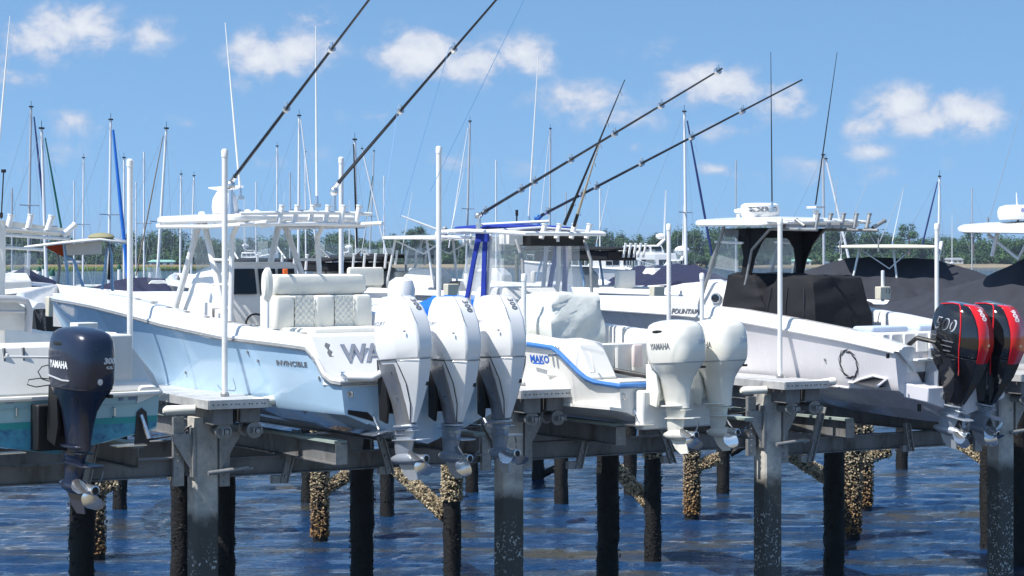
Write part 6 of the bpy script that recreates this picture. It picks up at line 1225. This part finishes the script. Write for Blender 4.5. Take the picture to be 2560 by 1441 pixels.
sailboat(277, 300, 272, 700, 7.5, 'sailboat with a bright blue furled sail left of the leftmost guide post', furl=(283, 325, 320, 700, sailb, .1))
sailboat(310, 395, 310, 700, 6, 'sailboat whose white mast stands right beside the leftmost guide post', spread=False)
sailboat(416, 322, 394, 680, 8, 'sailboat with a leaning white mast left of the white hardtop', furl=(408, 340, 340, 690, mat('brown_rope_sail', (.25, .2, .15), .8), .035))
sailboat(453, 436, 450, 690, 5, 'short masted sailboat above the front of the white hardtop'); sailboat(485, 440, 478, 690, 5, 'short leaning mast beside the white hardtop front')
sailboat(693, 366, 693, 690, 5, 'sailboat mast between the two dark outrigger poles'); sailboat(748, 290, 746, 690, 7, 'tall white masted sailboat behind the middle of the white hardtop', furl=(752, 300, 800, 690, mast, .05))
sailboat(763, 380, 765, 690, 4, 'thin white mast right behind the tall hardtop antenna', spread=False)
sailboat(887, 350, 893, 690, 8, 'sailboat with a black furled sail right of the white hardtop', furl=(884, 360, 893, 640, black, .05)); sailboat(935, 378, 922, 690, 4, 'grey thin mast with a green furled sail', mastg, furl=(932, 440, 905, 640, sailg, .06))
sailboat(905, 372, 990, 735, 4.5, 'white spar leaning strongly to the right past the hardtop corner', spread=False)
sailboat(1175, 304, 1165, 690, 6, 'grey masted sailboat right of the tall guide post', mastg, furl=(1170, 320, 1122, 620, mast, .04)); sailboat(1376, 322, 1374, 690, 5, 'slim grey mast with spreaders left of the crossing fishing rods', mastg, furl=(1373, 340, 1350, 560, mast, .03))
sailboat(1711, 280, 1716, 740, 8, 'sailboat with a navy furled sail above the motor yacht', furl=(1718, 302, 1780, 640, sailn, .06))
sailboat(2058, 388, 2060, 690, 7, 'grey mast just right of the radar hardtop aerials', mastg, spread=False); sailboat(2065, 398, 2132, 690, 6.5, 'white mast leaning right behind the rod holders of the radar hardtop', spread=False)
sailboat(2349, 442, 2346, 690, 7, 'white mast above the guide post near the right edge', furl=(2344, 455, 2304, 620, sailn, .05))
# thin whips and spars beyond the pier
def whip(p, q, Y, r_, m, label):
    a, b = atY(*p, Y), atY(*q, Y); t_ = thing('whip_antenna', label, 'antenna', (b[0], Y, b[2]), 0, 'whip antennas of boats beyond the pier'); d = (a[0] - b[0], 0, a[2])
    obj('pole', MB().tube([(0, 0, b[2]), lerp3((0, 0, b[2]), d, .5), d], [r_, r_ * .8, r_ * .5], 6), m, t_)
    obj('mount', MB().lathe([(r_ * 2.2, b[2] - .15), (r_ * 2.2, b[2] + .1), (r_, b[2] + .14)], n=8), galv, t_)
whip((1003, 540), (1112, 582), 47, .03, white, 'thick white pole sloping down right beside the tall guide post over the white engines')
whip((2168, 458), (2100, 618), 42, .008, mastg, 'thin grey whip leaning left of the cream hardtop'); whip((2264, 460), (2196, 612), 42, .008, mastg, 'thin grey whip leaning over the cream hardtop')
whip((2560, 250), (2470, 560), 38, .006, wire, 'very thin line of metal at the far upper right'); whip((2091, 450), (2088, 560), 60, .014, mastg, 'short upright grey whip right of the white leaning mast')
for k, (px, py, Y_) in enumerate(((30, 470, 150), (150, 420, 170), (185, 452, 190), (240, 405, 160), (340, 455, 200), (360, 380, 150), (520, 470, 210), (640, 455, 190), (665, 400, 160), (725, 430, 180), (820, 420, 150), (960, 440, 200), (1010, 455, 210), (1120, 470, 190), (1240, 400, 170), (1415, 480, 210), (1500, 470, 190), (1600, 478, 200), (1840, 400, 180), (2010, 470, 200), (2180, 478, 190), (2430, 470, 210))):
    if k in (1, 3, 6, 8, 10, 12, 13, 17, 19, 20): continue
    x_, _, z_ = atY(px, py, Y_); t_ = thing('sailboat', 'distant thin bare mast standing ' + ['left of the tallest mast at the far left', 'right of the dark green furled sail', 'left of the slim white mast at left', 'between the slim mast and the blue furled sail', 'right of the leftmost guide post', 'right beside the brown furled sail, left of the white hardtop', 'over the forward edge of the white hardtop', 'right of the lower black outrigger joint above the hardtop', 'left of the mast between the outriggers', 'right of the mast between the outriggers', 'right of the tall hardtop antenna', 'right of the strongly leaning white spar', 'midway between that spar and the tall guide post', 'right of the tall guide post over the white engines', 'left of the tall white antenna above the blue canvas', 'right of the grey mast by the crossing rods', 'just left of the tan fishing rod', 'between the tan rod and the navy furled sail', 'left of the radar dome on the white hardtop', 'between the two black aerials of the radar hardtop', 'above the far end of the rod holders', 'left of the white hardtop at the right edge'][k], 'sailboat', (x_, Y_, 0), R(40 + 37 * k % 90), 'distant sailboats with bare masts', zb=0)
    tab = [(-4, .9, 1.0, .6, .2, -.1, 1), (-1, 1.5, 1.05, 1.1, .1, -.3, 1.1), (2, 1.3, 1.15, .9, .1, -.3, 1.2), (5.2, .04, 1.4, .02, .6, .1, 1.4)]; hull(t_, tab, gel, n=8); obj('cabin', MB().loft([rr4(-.9, .9, -2.4, 2.4, 1.0), rr4(-.7, .7, -2.0, 1.9, 1.6)]), gel, t_)
    obj('mast', MB().tube([(0, 0, 1.5), (0, 0, z_)], [.075, .06], 6), mast if k % 3 else mastg, t_); q = MB()
    for p in ((0, 5.1, 1.4), (0, -3.9, 1.2), (1.3, 0, 1.2), (-1.3, 0, 1.2)): q.tube([(0, 0, z_), p], .007, 4)
    q.tube([(-.7, 0, z_ * .6), (.7, 0, z_ * .6)], .025, 4); obj('rigging', q, wire, t_); obj('boom', MB().tube([(0, -.2, 2.7), (0, -3.6, 2.7)], .16, 8), (sailb, sailn, gel2)[k % 3], t_)
cc_boat(15, 50, 210, 'white runabout with an arched windshield low at the left edge', ztop=5.2, zdeck=4.62, top=False, L=6)
cc_boat(955, 62, 80, 'small white boat with tan cushions behind the right leg of the white hardtop', ztop=5.4, zdeck=4.75, top=False, L=6.5, engm=engblack)
# dock piles of the marina
capg = mat('dark_green_pile_cap', (.01, .09, .06), .5)
def dockpile(px, ytop, w, m, capm, label, wd=.3):
    Y = wd * FP / w; x_, _, z_ = atY(px, ytop, Y); t_ = thing('dock_pile', label, 'pile', (x_, Y, 0), 0, 'marina dock piles', zb=0)
    obj('sleeve', MB().lathe([(wd / 2, -.5), (wd / 2, z_ - .35)], n=14), m, t_)
    obj('cone_cap', MB().lathe([(wd / 2 + .02, z_ - .4), (wd / 2 + .02, z_ - .2), (wd * .28, z_ - .03), (0, z_)], n=14), capm, t_)
ol = mat('olive_grey_timber', (.17, .17, .11), .9, var=.3, vs=3)
for px, yt, w, m_, c_, lab in ((104, 688, 19, pvc, capg, 'fat white dock pile with a green cap at left, nearest of the green capped piles'), (130, 673, 13, pvc, capg, 'white dock pile with a green cap right beside the fattest one'), (98, 666, 9, pvc, capg, 'slim green capped pile just left of the thick white mast'), (109, 662, 8, pvc, capg, 'thinnest green capped pile by the thick white mast'),
        (298, 661, 9, pvc, capg, 'white pile with a dark cap right of the cream canopy panel'), (343, 667, 9, pvc, capg, 'white pile right of the leftmost guide post'), (376, 667, 10, pvc, capg, 'white pile left of the navy covered boat'), (975, 640, 10, ol, ol, 'olive timber pile behind the dark framed boat'),
        (1292, 636, 10, ol, ol, 'olive timber pile seen through the clear curtains'), (1273, 682, 12, pvc, pvc, 'white domed pile seen through the clear curtains'), (1357, 684, 11, pvc, pvc, 'white domed pile left of the black roofed boat'), (1418, 648, 16, pvc, black, 'white pile with a black cone cap under the flat black roof'),
        (1582, 640, 9, ol, ol, 'olive timber pile right of the flat black roof'), (1633, 662, 13, pvc, black, 'white black capped pile in front of the motor yacht'), (1690, 676, 12, pvc, black, 'white black capped pile right of the tall guide post'), (1100, 690, 10, pvc, pvc, 'short white pile under the white hardtop boat')): dockpile(px, yt, w, m_, c_, lab)
# floating docks
fd = mat('floating_dock_concrete', (.42, .41, .38), .85, var=.15, vs=2)
for Y, x0, x1, lab in ((72, -22, 26, 'floating concrete dock, nearest to the pier'), (125, -40, 40, 'floating concrete dock in the middle of the marina'), (185, -60, 62, 'floating concrete dock farthest from the pier')):
    t_ = thing('floating_dock', lab, 'dock', (0, Y, 0), 0, 'floating docks', zb=0); obj('deck', MB().span((x0, -1.2, .12), (x1, 1.2, .55)), fd, t_); obj('bumper', MB().span((x0 - .02, -1.28, .3), (x1, -1.203, .5)), wood, t_)
